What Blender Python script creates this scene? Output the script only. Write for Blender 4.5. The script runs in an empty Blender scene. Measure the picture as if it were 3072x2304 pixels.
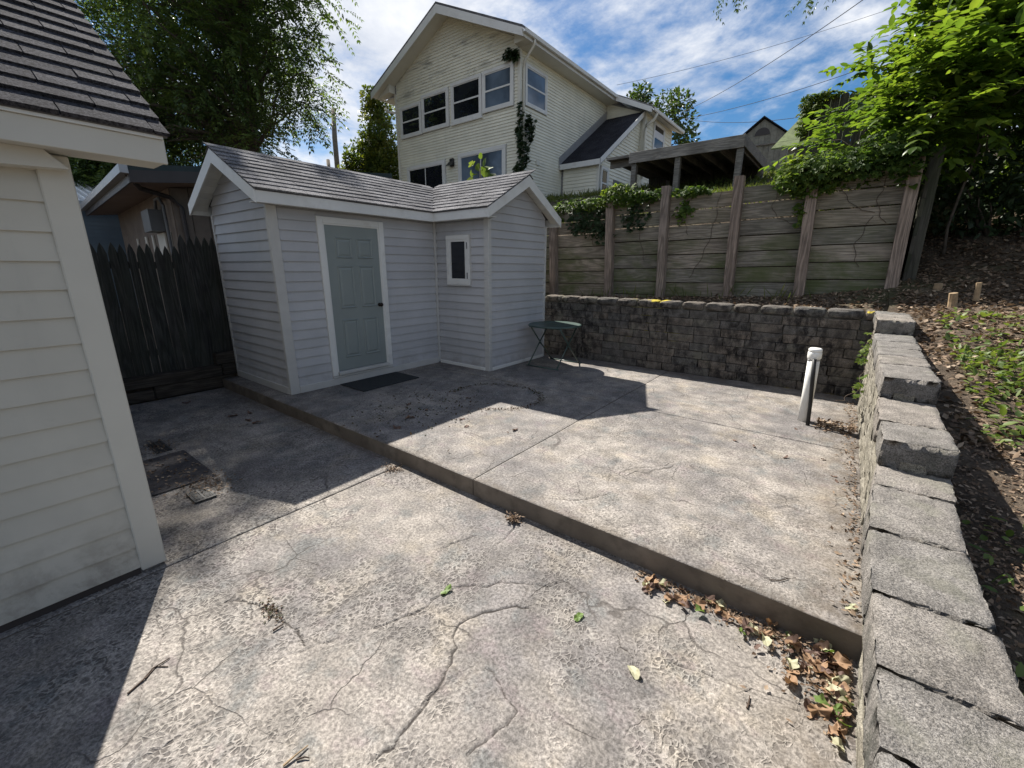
import bpy, math, random
import numpy as np
from mathutils import Vector, Matrix, Quaternion
random.seed(7); rng = np.random.default_rng(11)
scene = bpy.context.scene
COL = scene.collection

# ------------------------------------------------------------------ camera
CAM_H = 1.6791; YAW = -0.6573; PITCH = 0.2667; ROLL = 0.0038
FWD = np.array([math.sin(YAW)*math.cos(PITCH), math.cos(YAW)*math.cos(PITCH), -math.sin(PITCH)])
_r = np.array([math.cos(YAW), -math.sin(YAW), 0.0]); _u = np.cross(_r, FWD)
RGT = _r*math.cos(ROLL)+_u*math.sin(ROLL); UPV = -_r*math.sin(ROLL)+_u*math.cos(ROLL)
cam_d = bpy.data.cameras.new('camera'); cam = bpy.data.objects.new('camera', cam_d); COL.objects.link(cam)
cam_d.sensor_width = 36.0; cam_d.lens = 36.0*1276.2/3072.0
cam_d.clip_start = 0.05; cam_d.clip_end = 3000
cam.matrix_world = Matrix(((RGT[0], UPV[0], -FWD[0], 0), (RGT[1], UPV[1], -FWD[1], 0), (RGT[2], UPV[2], -FWD[2], CAM_H), (0, 0, 0, 1)))
scene.camera = cam

# ------------------------------------------------------------------ light
SUN_EL = math.radians(47.0); SUN_AZ = math.atan2(-0.916, 0.402)     # azimuth from +Y towards +X
SUN_DIR = Vector((math.sin(SUN_AZ)*math.cos(SUN_EL), math.cos(SUN_AZ)*math.cos(SUN_EL), math.sin(SUN_EL)))
sun_d = bpy.data.lights.new('sun', 'SUN'); sun_d.energy = 5.0; sun_d.angle = math.radians(0.53); sun_d.color = (1.0, 0.95, 0.87)
sun = bpy.data.objects.new('sun', sun_d); COL.objects.link(sun); sun.location = (-30, 15, 40)
sun.rotation_euler = (-SUN_DIR).to_track_quat('-Z', 'Y').to_euler()
scene.view_settings.view_transform = 'Standard'; scene.view_settings.look = 'None'
scene.view_settings.gamma = 1.0; scene.view_settings.use_curve_mapping = False
scene.view_settings.exposure = 1.10

world = bpy.data.worlds.new('World'); scene.world = world; world.use_nodes = True
nt = world.node_tree; nt.nodes.clear()
def W(t, **k):
    n = nt.nodes.new(t)
    for a, b in k.items(): setattr(n, a, b)
    return n
sky = W('ShaderNodeTexSky'); sky.sky_type = 'NISHITA'; sky.sun_disc = False
sky.sun_elevation = SUN_EL; sky.sun_rotation = SUN_AZ
sky.altitude = 200; sky.air_density = 1.0; sky.dust_density = 0.6; sky.ozone_density = 2.2
tc = W('ShaderNodeTexCoord'); sep = W('ShaderNodeSeparateXYZ'); nt.links.new(tc.outputs['Generated'], sep.inputs[0])
def wm(op, a, b=None, clamp=False):
    n = W('ShaderNodeMath', operation=op); n.use_clamp = clamp
    for i, s in enumerate((a, b)):
        if s is None: continue
        if isinstance(s, (int, float)): n.inputs[i].default_value = s
        else: nt.links.new(s, n.inputs[i])
    return n.outputs[0]
zz = wm('ADD', wm('MAXIMUM', sep.outputs['Z'], 0.0), 0.22)
cmb = W('ShaderNodeCombineXYZ'); nt.links.new(wm('DIVIDE', sep.outputs['X'], zz), cmb.inputs[0]); nt.links.new(wm('DIVIDE', sep.outputs['Y'], zz), cmb.inputs[1])
def wnoise(scale, detail, rough, dist, off):
    mp = W('ShaderNodeMapping'); mp.inputs['Location'].default_value = off; mp.inputs['Rotation'].default_value = (0, 0, 0.5); mp.inputs['Scale'].default_value = (scale, scale*1.15, 1)
    nt.links.new(cmb.outputs[0], mp.inputs[0])
    n = W('ShaderNodeTexNoise'); n.inputs['Scale'].default_value = 1.0; n.inputs['Detail'].default_value = detail
    n.inputs['Roughness'].default_value = rough; n.inputs['Distortion'].default_value = dist
    nt.links.new(mp.outputs[0], n.inputs['Vector']); return n.outputs['Fac']
n1 = wnoise(0.75, 10, 0.62, 0.15, (0.35, 0.1, 0)); n2 = wnoise(2.6, 9, 0.62, 0.25, (5.1, 2.2, 0))
cmask = wm('ADD', wm('MULTIPLY', n1, 0.72), wm('MULTIPLY', n2, 0.28))
cr = W('ShaderNodeMapRange'); cr.interpolation_type = 'SMOOTHSTEP'; nt.links.new(cmask, cr.inputs['Value'])
cr.inputs['From Min'].default_value = 0.445; cr.inputs['From Max'].default_value = 0.575; cr.inputs['To Min'].default_value = 0.04; cr.inputs['To Max'].default_value = 0.97
hs = W('ShaderNodeHueSaturation'); hs.inputs['Saturation'].default_value = 1.45; hs.inputs['Value'].default_value = .88; nt.links.new(sky.outputs[0], hs.inputs['Color'])
cl2 = W('ShaderNodeMapRange'); nt.links.new(n2, cl2.inputs['Value']); cl2.inputs['From Min'].default_value = .3; cl2.inputs['From Max'].default_value = .7
clc = W('ShaderNodeMixRGB'); clc.inputs[1].default_value = (4.6, 5.2, 6.4, 1); clc.inputs[2].default_value = (9.4, 9.5, 9.7, 1); nt.links.new(cl2.outputs[0], clc.inputs[0])
mx = W('ShaderNodeMixRGB'); nt.links.new(cr.outputs[0], mx.inputs[0]); nt.links.new(hs.outputs[0], mx.inputs[1]); nt.links.new(clc.outputs[0], mx.inputs[2])
bg = W('ShaderNodeBackground'); bg.inputs['Strength'].default_value = 0.054; nt.links.new(mx.outputs[0], bg.inputs['Color'])
wo = W('ShaderNodeOutputWorld'); nt.links.new(bg.outputs[0], wo.inputs['Surface'])

# ------------------------------------------------------------------ helpers
BASE = {}
def link(o, parent=None):
    COL.objects.link(o)
    if parent is not None: o.parent = parent
    return o
def tag(o, label=None, cat=None, group=None, kind=None):
    if label: o['label'] = label
    if cat: o['category'] = cat
    if group: o['group'] = group
    if kind: o['kind'] = kind
    return o
def thing(name, loc, label, cat, group=None):
    o = bpy.data.objects.new(name, None); o.location = loc; o.empty_display_size = 0.2; link(o)
    BASE[o] = np.array(loc, float); return tag(o, label, cat, group)
def mk_mesh(name, v, f, mat, smooth=False):
    me = bpy.data.meshes.new(name)
    v = np.asarray(v, dtype=np.float64)
    me.from_pydata(v.tolist(), [], [list(map(int, q)) for q in f])
    for m in (mat if isinstance(mat, (list, tuple)) else [mat]): me.materials.append(m)
    if smooth: me.polygons.foreach_set('use_smooth', [True]*len(me.polygons))
    me.update(); return me
def fast_mesh(name, v, tris, mat, smooth=False):
    """v (N,3), tris (M,k) of equal face size, built with foreach_set"""
    me = bpy.data.meshes.new(name); v = np.asarray(v, np.float32); t = np.asarray(tris, np.int32); k = t.shape[1]
    me.vertices.add(len(v)); me.vertices.foreach_set('co', v.ravel())
    me.loops.add(t.size); me.loops.foreach_set('vertex_index', t.ravel())
    me.polygons.add(len(t)); me.polygons.foreach_set('loop_start', np.arange(0, t.size, k, dtype=np.int32))
    me.polygons.foreach_set('loop_total', np.full(len(t), k, np.int32))
    if smooth: me.polygons.foreach_set('use_smooth', np.ones(len(t), bool))
    me.materials.append(mat); me.update(calc_edges=True); me.validate(); return me
def part(parent, name, vf, mat, smooth=False, label=None, kind=None):
    """vf in WORLD coordinates; becomes a child of parent (root Empty or part)"""
    b = BASE[parent]; v = np.asarray(vf[0], float)-b
    o = bpy.data.objects.new(name, mk_mesh(name, v, vf[1], mat, smooth)); link(o, parent); BASE[o] = b
    return tag(o, label, None, None, kind)
def solo(name, vf, mat, label, cat, group=None, kind=None, smooth=False, base=None):
    v = np.asarray(vf[0], float)
    if base is None: base = np.array([v[:, 0].mean(), v[:, 1].mean(), v[:, 2].min()])
    o = bpy.data.objects.new(name, mk_mesh(name, v-base, vf[1], mat, smooth)); o.location = base; link(o); BASE[o] = np.asarray(base, float)
    return tag(o, label, cat, group, kind)
def join(*vfs):
    V = []; F = []; n = 0
    for v, f in vfs:
        v = np.asarray(v, float); V.append(v); F += [[i+n for i in q] for q in f]; n += len(v)
    return np.concatenate(V), F
def box(lo, hi):
    (a, b, c), (d, e, f) = lo, hi
    v = [(a,b,c),(d,b,c),(d,e,c),(a,e,c),(a,b,f),(d,b,f),(d,e,f),(a,e,f)]
    return np.array(v, float), [[3,2,1,0],[4,5,6,7],[0,1,5,4],[1,2,6,5],[2,3,7,6],[3,0,4,7]]
def cbox(lo, hi, b=0.01):
    lo = np.array(lo, float); hi = np.array(hi, float); b = min(b, 0.45*float((hi-lo).min()))
    V = []; idx = {}
    for sx in (0, 1):
        for sy in (0, 1):
            for sz in (0, 1):
                s = (sx, sy, sz)
                for ax in range(3):
                    p = [hi[i]-b if s[i] else lo[i]+b for i in range(3)]
                    p[ax] = hi[ax] if s[ax] else lo[ax]
                    idx[(s, ax)] = len(V); V.append(p)
    F = []
    def S(*t): return tuple(t)
    for ax in range(3):
        o1, o2 = [(1, 2), (2, 0), (0, 1)][ax]
        for s in (0, 1):
            q = []
            for a, c in ((0,0),(1,0),(1,1),(0,1)):
                t = [0, 0, 0]; t[ax] = s; t[o1] = a; t[o2] = c; q.append(idx[(tuple(t), ax)])
            F.append(q if s else q[::-1])
        for a in (0, 1):
            for c in (0, 1):
                t0 = [0,0,0]; t1 = [0,0,0]; t0[ax] = 0; t1[ax] = 1
                for t in (t0, t1): t[o1] = a; t[o2] = c
                q = [idx[(tuple(t0), o1)], idx[(tuple(t1), o1)], idx[(tuple(t1), o2)], idx[(tuple(t0), o2)]]
                F.append(q if a != c else q[::-1])
    for sx in (0, 1):
        for sy in (0, 1):
            for sz in (0, 1):
                q = [idx[((sx,sy,sz), i)] for i in range(3)]
                F.append(q if (sx+sy+sz) % 2 else q[::-1])
    return np.array(V), F
def prism(poly, off):
    """poly list of 3D points (planar), extruded by off"""
    p = np.array(poly, float); n = len(p); v = np.concatenate([p, p+np.array(off, float)])
    F = [list(range(n))[::-1], list(range(n, 2*n))]+[[i, (i+1) % n, n+(i+1) % n, n+i] for i in range(n)]
    nrm = np.cross(p[1]-p[0], p[2]-p[0])
    if np.dot(nrm, off) < 0: F = [q[::-1] for q in F]
    return v, F
def tube(pts, rad, seg=8, cap=True):
    pts = np.array(pts, float); n = len(pts); rad = np.full(n, rad) if np.isscalar(rad) else np.array(rad)
    V = []; F = []; ref = np.array([0.13, 0.27, 0.95])
    for i in range(n):
        d = pts[min(i+1, n-1)]-pts[max(i-1, 0)]; d = d/(np.linalg.norm(d)+1e-9)
        if abs(d @ ref) > .95: ref = np.array([1.0, .1, .05])
        a = np.cross(d, ref); a /= np.linalg.norm(a); b = np.cross(d, a)
        for k in range(seg):
            t = 2*math.pi*k/seg; V.append(pts[i]+rad[i]*(a*math.cos(t)+b*math.sin(t)))
    for i in range(n-1):
        for k in range(seg):
            k2 = (k+1) % seg; F.append([i*seg+k, i*seg+k2, (i+1)*seg+k2, (i+1)*seg+k])
    if cap: F.append(list(range(seg))[::-1]); F.append([(n-1)*seg+k for k in range(seg)])
    return np.array(V), F
def lathe(c, prof, seg=24):
    V = []; F = []
    for r, z in prof:
        for k in range(seg):
            t = 2*math.pi*k/seg; V.append((c[0]+r*math.cos(t), c[1]+r*math.sin(t), c[2]+z))
    for i in range(len(prof)-1):
        for k in range(seg):
            k2 = (k+1) % seg; F.append([i*seg+k, i*seg+k2, (i+1)*seg+k2, (i+1)*seg+k])
    F.append(list(range(seg))[::-1]); F.append([(len(prof)-1)*seg+k for k in range(seg)])
    return np.array(V), F
def interp(x, xs, ys): return float(np.interp(x, xs, ys))
def nrm(a): a = np.array(a, float); return a/np.linalg.norm(a)
def ray(u, v): return FWD+(u-1536)/1276.2*RGT-(v-1152)/1276.2*UPV
def on_z(u, v, z):
    d = ray(u, v); t = (z-CAM_H)/d[2]; return np.array([0, 0, CAM_H])+t*d
# ------------------------------------------------------------------ materials
class NB:
    def __init__(s, name):
        s.m = bpy.data.materials.new(name); s.m.use_nodes = True; s.t = s.m.node_tree; s.t.nodes.clear()
        s.out = s.n('ShaderNodeOutputMaterial'); s.tc = s.n('ShaderNodeTexCoord'); s.oi = s.n('ShaderNodeObjectInfo')
    def n(s, t, **k):
        x = s.t.nodes.new(t)
        for a, b in k.items(): setattr(x, a, b)
        return x
    def L(s, a, b): s.t.links.new(a, b)
    def setin(s, sock, v):
        if isinstance(v, bpy.types.NodeSocket): s.L(v, sock)
        elif isinstance(v, (tuple, list)) and len(v) == 3 and sock.type == 'RGBA': sock.default_value = (*v, 1)
        else: sock.default_value = v
    def math(s, op, a, b=0.0, clamp=False):
        x = s.n('ShaderNodeMath', operation=op); x.use_clamp = clamp; s.setin(x.inputs[0], a); s.setin(x.inputs[1], b); return x.outputs[0]
    def noise(s, scale, detail=4, rough=.55, dist=0, vec=None, sc=(1, 1, 1), off=None):
        mp = s.n('ShaderNodeMapping'); mp.inputs['Scale'].default_value = sc
        s.L(vec if vec is not None else s.tc.outputs['Object'], mp.inputs[0])
        if off is not None:
            cb = s.n('ShaderNodeCombineXYZ'); s.L(s.math('MULTIPLY', s.oi.outputs['Random'], 57.0), cb.inputs[0]); s.L(s.math('MULTIPLY', s.oi.outputs['Random'], 31.0), cb.inputs[1]); s.L(cb.outputs[0], mp.inputs['Location'])
        x = s.n('ShaderNodeTexNoise'); x.inputs['Scale'].default_value = scale; x.inputs['Detail'].default_value = detail
        x.inputs['Roughness'].default_value = rough; x.inputs['Distortion'].default_value = dist; s.L(mp.outputs[0], x.inputs['Vector']); return x.outputs['Fac']
    def voro(s, scale, feature='F1', vec=None, sc=(1, 1, 1)):
        mp = s.n('ShaderNodeMapping'); mp.inputs['Scale'].default_value = sc; s.L(vec if vec is not None else s.tc.outputs['Object'], mp.inputs[0])
        x = s.n('ShaderNodeTexVoronoi', feature=feature); x.inputs['Scale'].default_value = scale; s.L(mp.outputs[0], x.inputs['Vector']); return x.outputs['Distance']
    def ramp(s, v, a, b, lo=0.0, hi=1.0, smooth=True):
        x = s.n('ShaderNodeMapRange'); x.interpolation_type = 'SMOOTHSTEP' if smooth else 'LINEAR'
        s.setin(x.inputs['Value'], v); x.inputs['From Min'].default_value = a; x.inputs['From Max'].default_value = b
        x.inputs['To Min'].default_value = lo; x.inputs['To Max'].default_value = hi; return x.outputs[0]
    def mix(s, f, a, b, op='MIX'):
        x = s.n('ShaderNodeMixRGB', blend_type=op); s.setin(x.inputs[0], f); s.setin(x.inputs[1], a); s.setin(x.inputs[2], b); return x.outputs[0]
    def gain(s, col, v):     # multiply colour by scalar socket
        x = s.n('ShaderNodeVectorMath', operation='SCALE'); s.setin(x.inputs[0], col) if isinstance(col, bpy.types.NodeSocket) else setattr(x.inputs[0], 'default_value', col)
        s.setin(x.inputs['Scale'], v); return x.outputs[0]
    def bump(s, h, strength=.5, dist=.01):
        x = s.n('ShaderNodeBump'); x.inputs['Strength'].default_value = strength; x.inputs['Distance'].default_value = dist; s.L(h, x.inputs['Height']); return x.outputs[0]
    def principled(s, col, rough=.7, normal=None, spec=.4, metal=0.0):
        p = s.n('ShaderNodeBsdfPrincipled'); s.setin(p.inputs['Base Color'], col); s.setin(p.inputs['Roughness'], rough)
        p.inputs['Specular IOR Level'].default_value = spec; p.inputs['Metallic'].default_value = metal
        if normal is not None: s.L(normal, p.inputs['Normal'])
        s.L(p.outputs[0], s.out.inputs[0]); return s.m
def simple(name, col, rough=.6, var=.12, vs=4.0, rnd=.06, bump=0.0, bs=60.0, spec=.35, metal=0.0, dirt=None, dirt_amt=.5, dscale=2.0):
    b = NB(name); v = b.noise(vs, 5, .6)
    f = b.math('ADD', b.ramp(v, .25, .75, 1-var, 1+var), b.math('MULTIPLY', b.math('SUBTRACT', b.oi.outputs['Random'], .5), 2*rnd))
    c = b.gain(col, f)
    if dirt is not None:
        c = b.mix(b.math('MULTIPLY', b.ramp(b.noise(dscale, 7, .65), .48, .72), dirt_amt), c, dirt)
    nr = b.bump(b.noise(bs, 3, .6), bump, .004) if bump else None
    return b.principled(c, rough, nr, spec, metal)

def m_patio(name='stamped_concrete', k=1.0):
    b = NB(name); g = b.n('ShaderNodeNewGeometry'); P = g.outputs['Position']
    # domain warp so that pits and seams are irregular
    wn = b.n('ShaderNodeTexNoise'); wn.inputs['Scale'].default_value = 14; wn.inputs['Detail'].default_value = 4; b.L(P, wn.inputs['Vector'])
    wa = b.n('ShaderNodeVectorMath', operation='MULTIPLY_ADD'); b.L(wn.outputs['Color'], wa.inputs[0]); wa.inputs[1].default_value = (.07, .07, 0); b.L(P, wa.inputs[2]); PW = wa.outputs[0]
    wn2 = b.n('ShaderNodeTexNoise'); wn2.inputs['Scale'].default_value = 2.2; wn2.inputs['Detail'].default_value = 7; b.L(P, wn2.inputs['Vector'])
    wb = b.n('ShaderNodeVectorMath', operation='MULTIPLY_ADD'); b.L(wn2.outputs['Color'], wb.inputs[0]); wb.inputs[1].default_value = (.55, .55, 0); b.L(P, wb.inputs[2]); PS = wb.outputs[0]
    big = b.noise(1.0, 5, .62, .2, P); mid = b.noise(5.0, 6, .65, .2, P); fine = b.noise(160, 3, .7, 0, P); spk = b.noise(60, 4, .7, 0, P)
    zone = b.ramp(b.noise(1.5, 4, .6, .2, P), .40, .60, .12*k, 1.0*k)
    cell = b.voro(40.0, 'DISTANCE_TO_EDGE', PW, (1, .85, .05)); cellsel = b.noise(20, 3, .6, 0, P)
    pitm = b.math('MULTIPLY', b.math('MULTIPLY', b.ramp(cell, .06, .22), b.ramp(cellsel, .42, .56)), zone)
    ridge = b.math('MULTIPLY', b.math('MULTIPLY', b.ramp(cell, .0, .11, 1, 0), b.ramp(b.noise(9, 5, .65, 0, P), .40, .62)), b.ramp(zone, 0, 1, .06, .40))
    seam2 = b.voro(1.75, 'DISTANCE_TO_EDGE', PS, (1, 1, .02)); seam2m = b.math('MULTIPLY', b.ramp(seam2, .0, .012, 1, 0), b.ramp(b.noise(1.9, 3, .5, 0, P), .46, .60))
    c = b.mix(b.ramp(big, .36, .64), (.140, .130, .126), (.250, .226, .202))
    c = b.mix(b.ramp(b.noise(2.1, 5, .62, .2, P, (1, 1, 3)), .50, .72, 0, .5), c, (.285, .242, .182))
    c = b.mix(b.ramp(b.noise(3.1, 6, .66, .2, P, (1.2, 1, 2)), .52, .68, 0, .6), c, (.112, .120, .120))
    c = b.mix(b.ramp(b.noise(4.2, 6, .66, .2, P, (1, 1.3, 5)), .53, .70, 0, .5), c, (.168, .136, .138))
    c = b.gain(c, b.ramp(spk, .30, .70, .55, 1.45))
    c = b.gain(c, b.ramp(mid, .3, .7, .72, 1.28))
    c = b.mix(b.math('MULTIPLY', pitm, .85), c, (.075, .067, .062))
    c = b.mix(ridge, c, (.42, .395, .35))
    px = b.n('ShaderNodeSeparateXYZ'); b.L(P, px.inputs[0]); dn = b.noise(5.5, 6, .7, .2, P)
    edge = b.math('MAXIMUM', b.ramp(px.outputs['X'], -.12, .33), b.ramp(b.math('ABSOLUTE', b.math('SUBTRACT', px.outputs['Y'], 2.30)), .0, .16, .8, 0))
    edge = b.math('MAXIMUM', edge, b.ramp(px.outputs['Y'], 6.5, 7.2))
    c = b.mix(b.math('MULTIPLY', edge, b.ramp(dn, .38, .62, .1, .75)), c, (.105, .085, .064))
    at = b.n('ShaderNodeAttribute'); at.attribute_name = 'seam'
    c = b.mix(b.ramp(at.outputs['Fac'], .25, .75, 0, .95), c, (.045, .039, .035))
    c = b.mix(b.math('MULTIPLY', seam2m, .8), c, (.075, .066, .06))
    c = b.gain(c, b.ramp(fine, .3, .7, .82, 1.18))
    h = b.math('SUBTRACT', b.math('ADD', b.math('MULTIPLY', ridge, .9), b.math('MULTIPLY', mid, 1.2)), b.math('MULTIPLY', pitm, 1.1))
    h = b.math('SUBTRACT', h, b.math('MULTIPLY', seam2m, 1.2))
    h = b.math('ADD', h, b.math('ADD', b.math('MULTIPLY', spk, .55), b.math('MULTIPLY', fine, .15)))
    return b.principled(c, b.ramp(mid, .3, .7, .75, .92), b.bump(h, .62, .0062), .2)
def m_block(name, base, alt, stain, stain_amt, scale=1.0, top=None, drip=False):
    b = NB(name); g = b.n('ShaderNodeNewGeometry'); P = g.outputs['Position']
    c = b.mix(b.oi.outputs['Random'], base, alt)
    c = b.gain(c, b.ramp(b.noise(170*scale, 4, .8, 0, P), .32, .68, .35, 1.65))
    c = b.gain(c, b.ramp(b.noise(9*scale, 5, .65, .2, P), .3, .7, .75, 1.25))
    c = b.mix(b.ramp(b.noise(4*scale, 4, .6, .2, P), .52, .7, 0, .45), c, (.19, .185, .145))
    sp = b.n('ShaderNodeSeparateXYZ'); b.L(g.outputs['Normal'], sp.inputs[0])
    st = b.ramp(b.noise(10*scale, 8, .75, .2, P, (1, 1, .55) if drip else (1, 1, 1)), .42, .60)
    st = b.math('MULTIPLY', b.math('MULTIPLY', st, stain_amt), b.ramp(b.noise(1.4, 4, .6, 0, P), .35, .6, .35, 1.0))
    st = b.math('MULTIPLY', st, b.ramp(sp.outputs['Z'], .3, .8, 1.0, .25))
    c = b.mix(st, c, stain)
    c = b.mix(b.ramp(b.voro(150, 'F1', P), .0, .20, .6, 0), c, (.46, .45, .43))
    if top is not None:
        c = b.mix(b.math('MULTIPLY', b.ramp(sp.outputs['Z'], .3, .8), b.ramp(b.noise(1.3, 4, .6, 0, P), .60, .66, 0, .9)), c, top)
    h = b.math('ADD', b.math('MULTIPLY', b.noise(22*scale, 6, .7, .2, P), 1.0), b.math('MULTIPLY', b.noise(130, 4, .75, 0, P), .5))
    return b.principled(c, .95, b.bump(h, .95, .013), .12)
def m_wood(name, base, alt, green=None, green_amt=0.0, axis=0, dark=.45, scale=1.0, zg=None):
    b = NB(name); g = b.n('ShaderNodeNewGeometry'); sc = [7.0*scale]*3; sc[axis] = .55*scale
    dn = b.n('ShaderNodeTexNoise'); dn.inputs['Scale'].default_value = 1.3; dn.inputs['Detail'].default_value = 2; b.L(b.tc.outputs['Object'], dn.inputs['Vector'])
    wv = b.noise(1.0, 2, .5, .4, None, tuple(sc), True)
    ring = b.math('FRACT', b.math('MULTIPLY', wv, 9.0)); ring = b.ramp(b.math('ABSOLUTE', b.math('SUBTRACT', ring, .5)), .0, .5)
    fi = b.noise(9.0, 4, .65, .2, None, tuple(sc), True); bl = b.noise(1.6, 5, .6, .2, None, (1, 1, 1), True)
    c = b.mix(b.oi.outputs['Random'], base, alt)
    c = b.gain(c, b.math('MULTIPLY', b.ramp(ring, 0, 1, 1-(1-dark)*.55, 1.1), b.math('MULTIPLY', b.ramp(fi, .3, .7, .78, 1.2), b.ramp(bl, .3, .7, .8, 1.2))))
    if green is not None:
        gm = b.ramp(b.noise(.9, 5, .65, .3, None, (1.1, 1.1, 2.0), True), .36, .62)
        if zg is not None:
            sp = b.n('ShaderNodeSeparateXYZ'); b.L(g.outputs['Position'], sp.inputs[0]); gm = b.math('MULTIPLY', gm, b.ramp(sp.outputs['Z'], zg[0], zg[1], 1.0, .25))
        c = b.mix(b.math('MULTIPLY', gm, green_amt), c, green)
    c = b.mix(b.ramp(b.voro(2.6, 'F1', None, tuple(x*.5 for x in sc)), .0, .10, .75, 0), c, (.045, .035, .028))
    h = b.math('ADD', ring, b.math('MULTIPLY', fi, .8))
    return b.principled(c, .88, b.bump(h, .45, .005), .15)
def m_shingle(name, base, alt, sparkle=.5):
    b = NB(name); g = b.n('ShaderNodeNewGeometry'); P = g.outputs['Position']
    c = b.mix(b.oi.outputs['Random'], base, alt)
    c = b.gain(c, b.ramp(b.noise(75, 5, .85, 0, P), .36, .64, .25, 1.95))
    c = b.mix(b.ramp(b.voro(210, 'F1', P), .0, .20, sparkle, 0), c, (.45, .44, .43))  # pale granule specks, sun sparkle put into the colour
    c = b.gain(c, b.ramp(b.noise(2.2, 5, .6, 0, P), .3, .7, .75, 1.22))
    h = b.noise(140, 3, .75, 0, P)
    return b.principled(c, 1.0, b.bump(h, .8, .004), .05)
def m_leaf(name, cols, trans=.45, rough=.45, spec=.35, clump=.5, tcol=None):
    b = NB(name); g = b.n('ShaderNodeNewGeometry'); r = g.outputs['Random Per Island']
    cr = b.n('ShaderNodeValToRGB'); e = cr.color_ramp.elements
    e[0].position = 0; e[0].color = (*cols[0], 1); e[1].position = 1; e[1].color = (*cols[-1], 1)
    for i, q in enumerate(cols[1:-1]):
        x = e.new((i+1)/(len(cols)-1)); x.color = (*q, 1)
    b.L(b.math('ADD', b.math('MULTIPLY', r, 1-clump), b.math('MULTIPLY', b.ramp(b.noise(1.1, 3, .5, 0, g.outputs['Position']), .3, .7), clump)), cr.inputs[0])
    c = cr.outputs[0]
    p = b.n('ShaderNodeBsdfPrincipled'); b.L(c, p.inputs['Base Color']); p.inputs['Roughness'].default_value = rough; p.inputs['Specular IOR Level'].default_value = spec
    t = b.n('ShaderNodeBsdfTranslucent'); b.L(b.mix(1.0, c, tcol or (1.35, 1.38, .58), 'MULTIPLY'), t.inputs[0])
    mxs = b.n('ShaderNodeMixShader'); mxs.inputs[0].default_value = trans; b.L(p.outputs[0], mxs.inputs[1]); b.L(t.outputs[0], mxs.inputs[2]); b.L(mxs.outputs[0], b.out.inputs[0])
    return b.m
def m_soil():
    b = NB('woodland_soil'); g = b.n('ShaderNodeNewGeometry'); P = g.outputs['Position']
    c = b.mix(b.ramp(b.noise(3, 6, .65, .3, P), .35, .65), (.075, .058, .043), (.135, .105, .078))
    c = b.mix(b.ramp(b.voro(30, 'F1', P), .05, .4, .6, 0), c, (.19, .145, .105))
    c = b.mix(b.ramp(b.noise(.6, 4, .6, .3, P), .55, .7, 0, .6), c, (.07, .085, .035))
    h = b.math('ADD', b.noise(22, 6, .7, .4, P), b.math('MULTIPLY', b.noise(90, 3, .7, 0, P), .5))
    return b.principled(c, .95, b.bump(h, 1.0, .03), .15)
def m_glass(name, col=(.012, .014, .018), rough=.02, refl=.5):
    b = NB(name); v = b.noise(.9, 3, .5)
    return b.principled(b.gain(col, b.ramp(v, .3, .7, .5, 1.6)), rough, None, refl)
def m_siding(name, col, warm=.05, dirt=None, dirt_amt=0.0, rnd=.05, sc=(1, 1, 1)):
    b = NB(name); g = b.n('ShaderNodeNewGeometry'); P = g.outputs['Position']
    f = b.math('ADD', b.ramp(b.noise(1.4, 4, .6, 0, P), .3, .7, .93, 1.06), b.math('MULTIPLY', b.math('SUBTRACT', b.oi.outputs['Random'], .5), 2*rnd))
    c = b.gain(col, f)
    c = b.mix(b.ramp(b.noise(9, 6, .7, .3, P), .60, .8, 0, .22), c, (.25, .23, .19))
    if dirt is not None:
        c = b.mix(b.math('MULTIPLY', b.ramp(b.noise(1.6, 7, .7, .5, P, sc), .50, .66), dirt_amt), c, dirt)
    pz = b.n('ShaderNodeSeparateXYZ'); b.L(P, pz.inputs[0])
    c = b.mix(b.math('MULTIPLY', b.ramp(pz.outputs['Z'], -.12, .42, 1, 0), b.ramp(b.noise(6, 6, .7, .2, P), .40, .66, .05, .55)), c, (.17, .145, .115))
    c = b.mix(b.ramp(b.noise(1.0, 6, .7, .2, P, (3.5, 3.5, .35)), .55, .75, 0, .16), c, (.22, .21, .19))
    h = b.noise(9, 3, .6, 0, P, (1, 1, 6))
    return b.principled(c, .55, b.bump(h, .12, .004), .35)

M = {}
M['patio'] = m_patio(); M['patio_up'] = m_patio('stamped_concrete_worn', .6)
M['riser'] = simple('riser_concrete', (.16, .135, .11), .9, .35, 6, .03, .6, 40, .2, dirt=(.06, .05, .04), dirt_amt=.7, dscale=3)
M['soil'] = m_soil()
M['wallblock'] = m_block('weathered_wall_block', (.150, .128, .108), (.105, .100, .094), (.014, .013, .014), .92, 1.0, (.52, .42, .05), True)
M['capblock'] = m_block('grey_cap_block', (.235, .208, .182), (.165, .157, .148), (.06, .062, .055), .7, 1.0)
M['mortar'] = m_block('rough_mortar', (.235, .215, .175), (.20, .185, .155), (.09, .08, .062), .6, 1.2)
M['plank'] = m_wood('weathered_timber_plank', (.275, .232, .185), (.19, .175, .148), (.08, .10, .034), .8, 0, .5, 1.0, (1.7, 2.5))
M['post'] = m_wood('timber_post_wood', (.27, .21, .17), (.225, .185, .155), None, 0, 2, .42)
M['oldwood'] = m_wood('old_dark_wood', (.092, .082, .066), (.058, .056, .05), (.05, .06, .035), .5, 2, .4)
M['fencewood'] = m_wood('mossy_picket_wood', (.060, .058, .054), (.040, .042, .042), (.04, .046, .034), .4, 2, .4)
M['logwood'] = m_wood('dark_edging_wood', (.075, .062, .05), (.05, .045, .04), None, 0, 1, .4)
M['deckwood'] = m_wood('carport_wood', (.22, .205, .185), (.18, .17, .155), None, 0, 0, .55)
M['siding_shed'] = m_siding('shed_siding', (.42, .422, .436))
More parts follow.
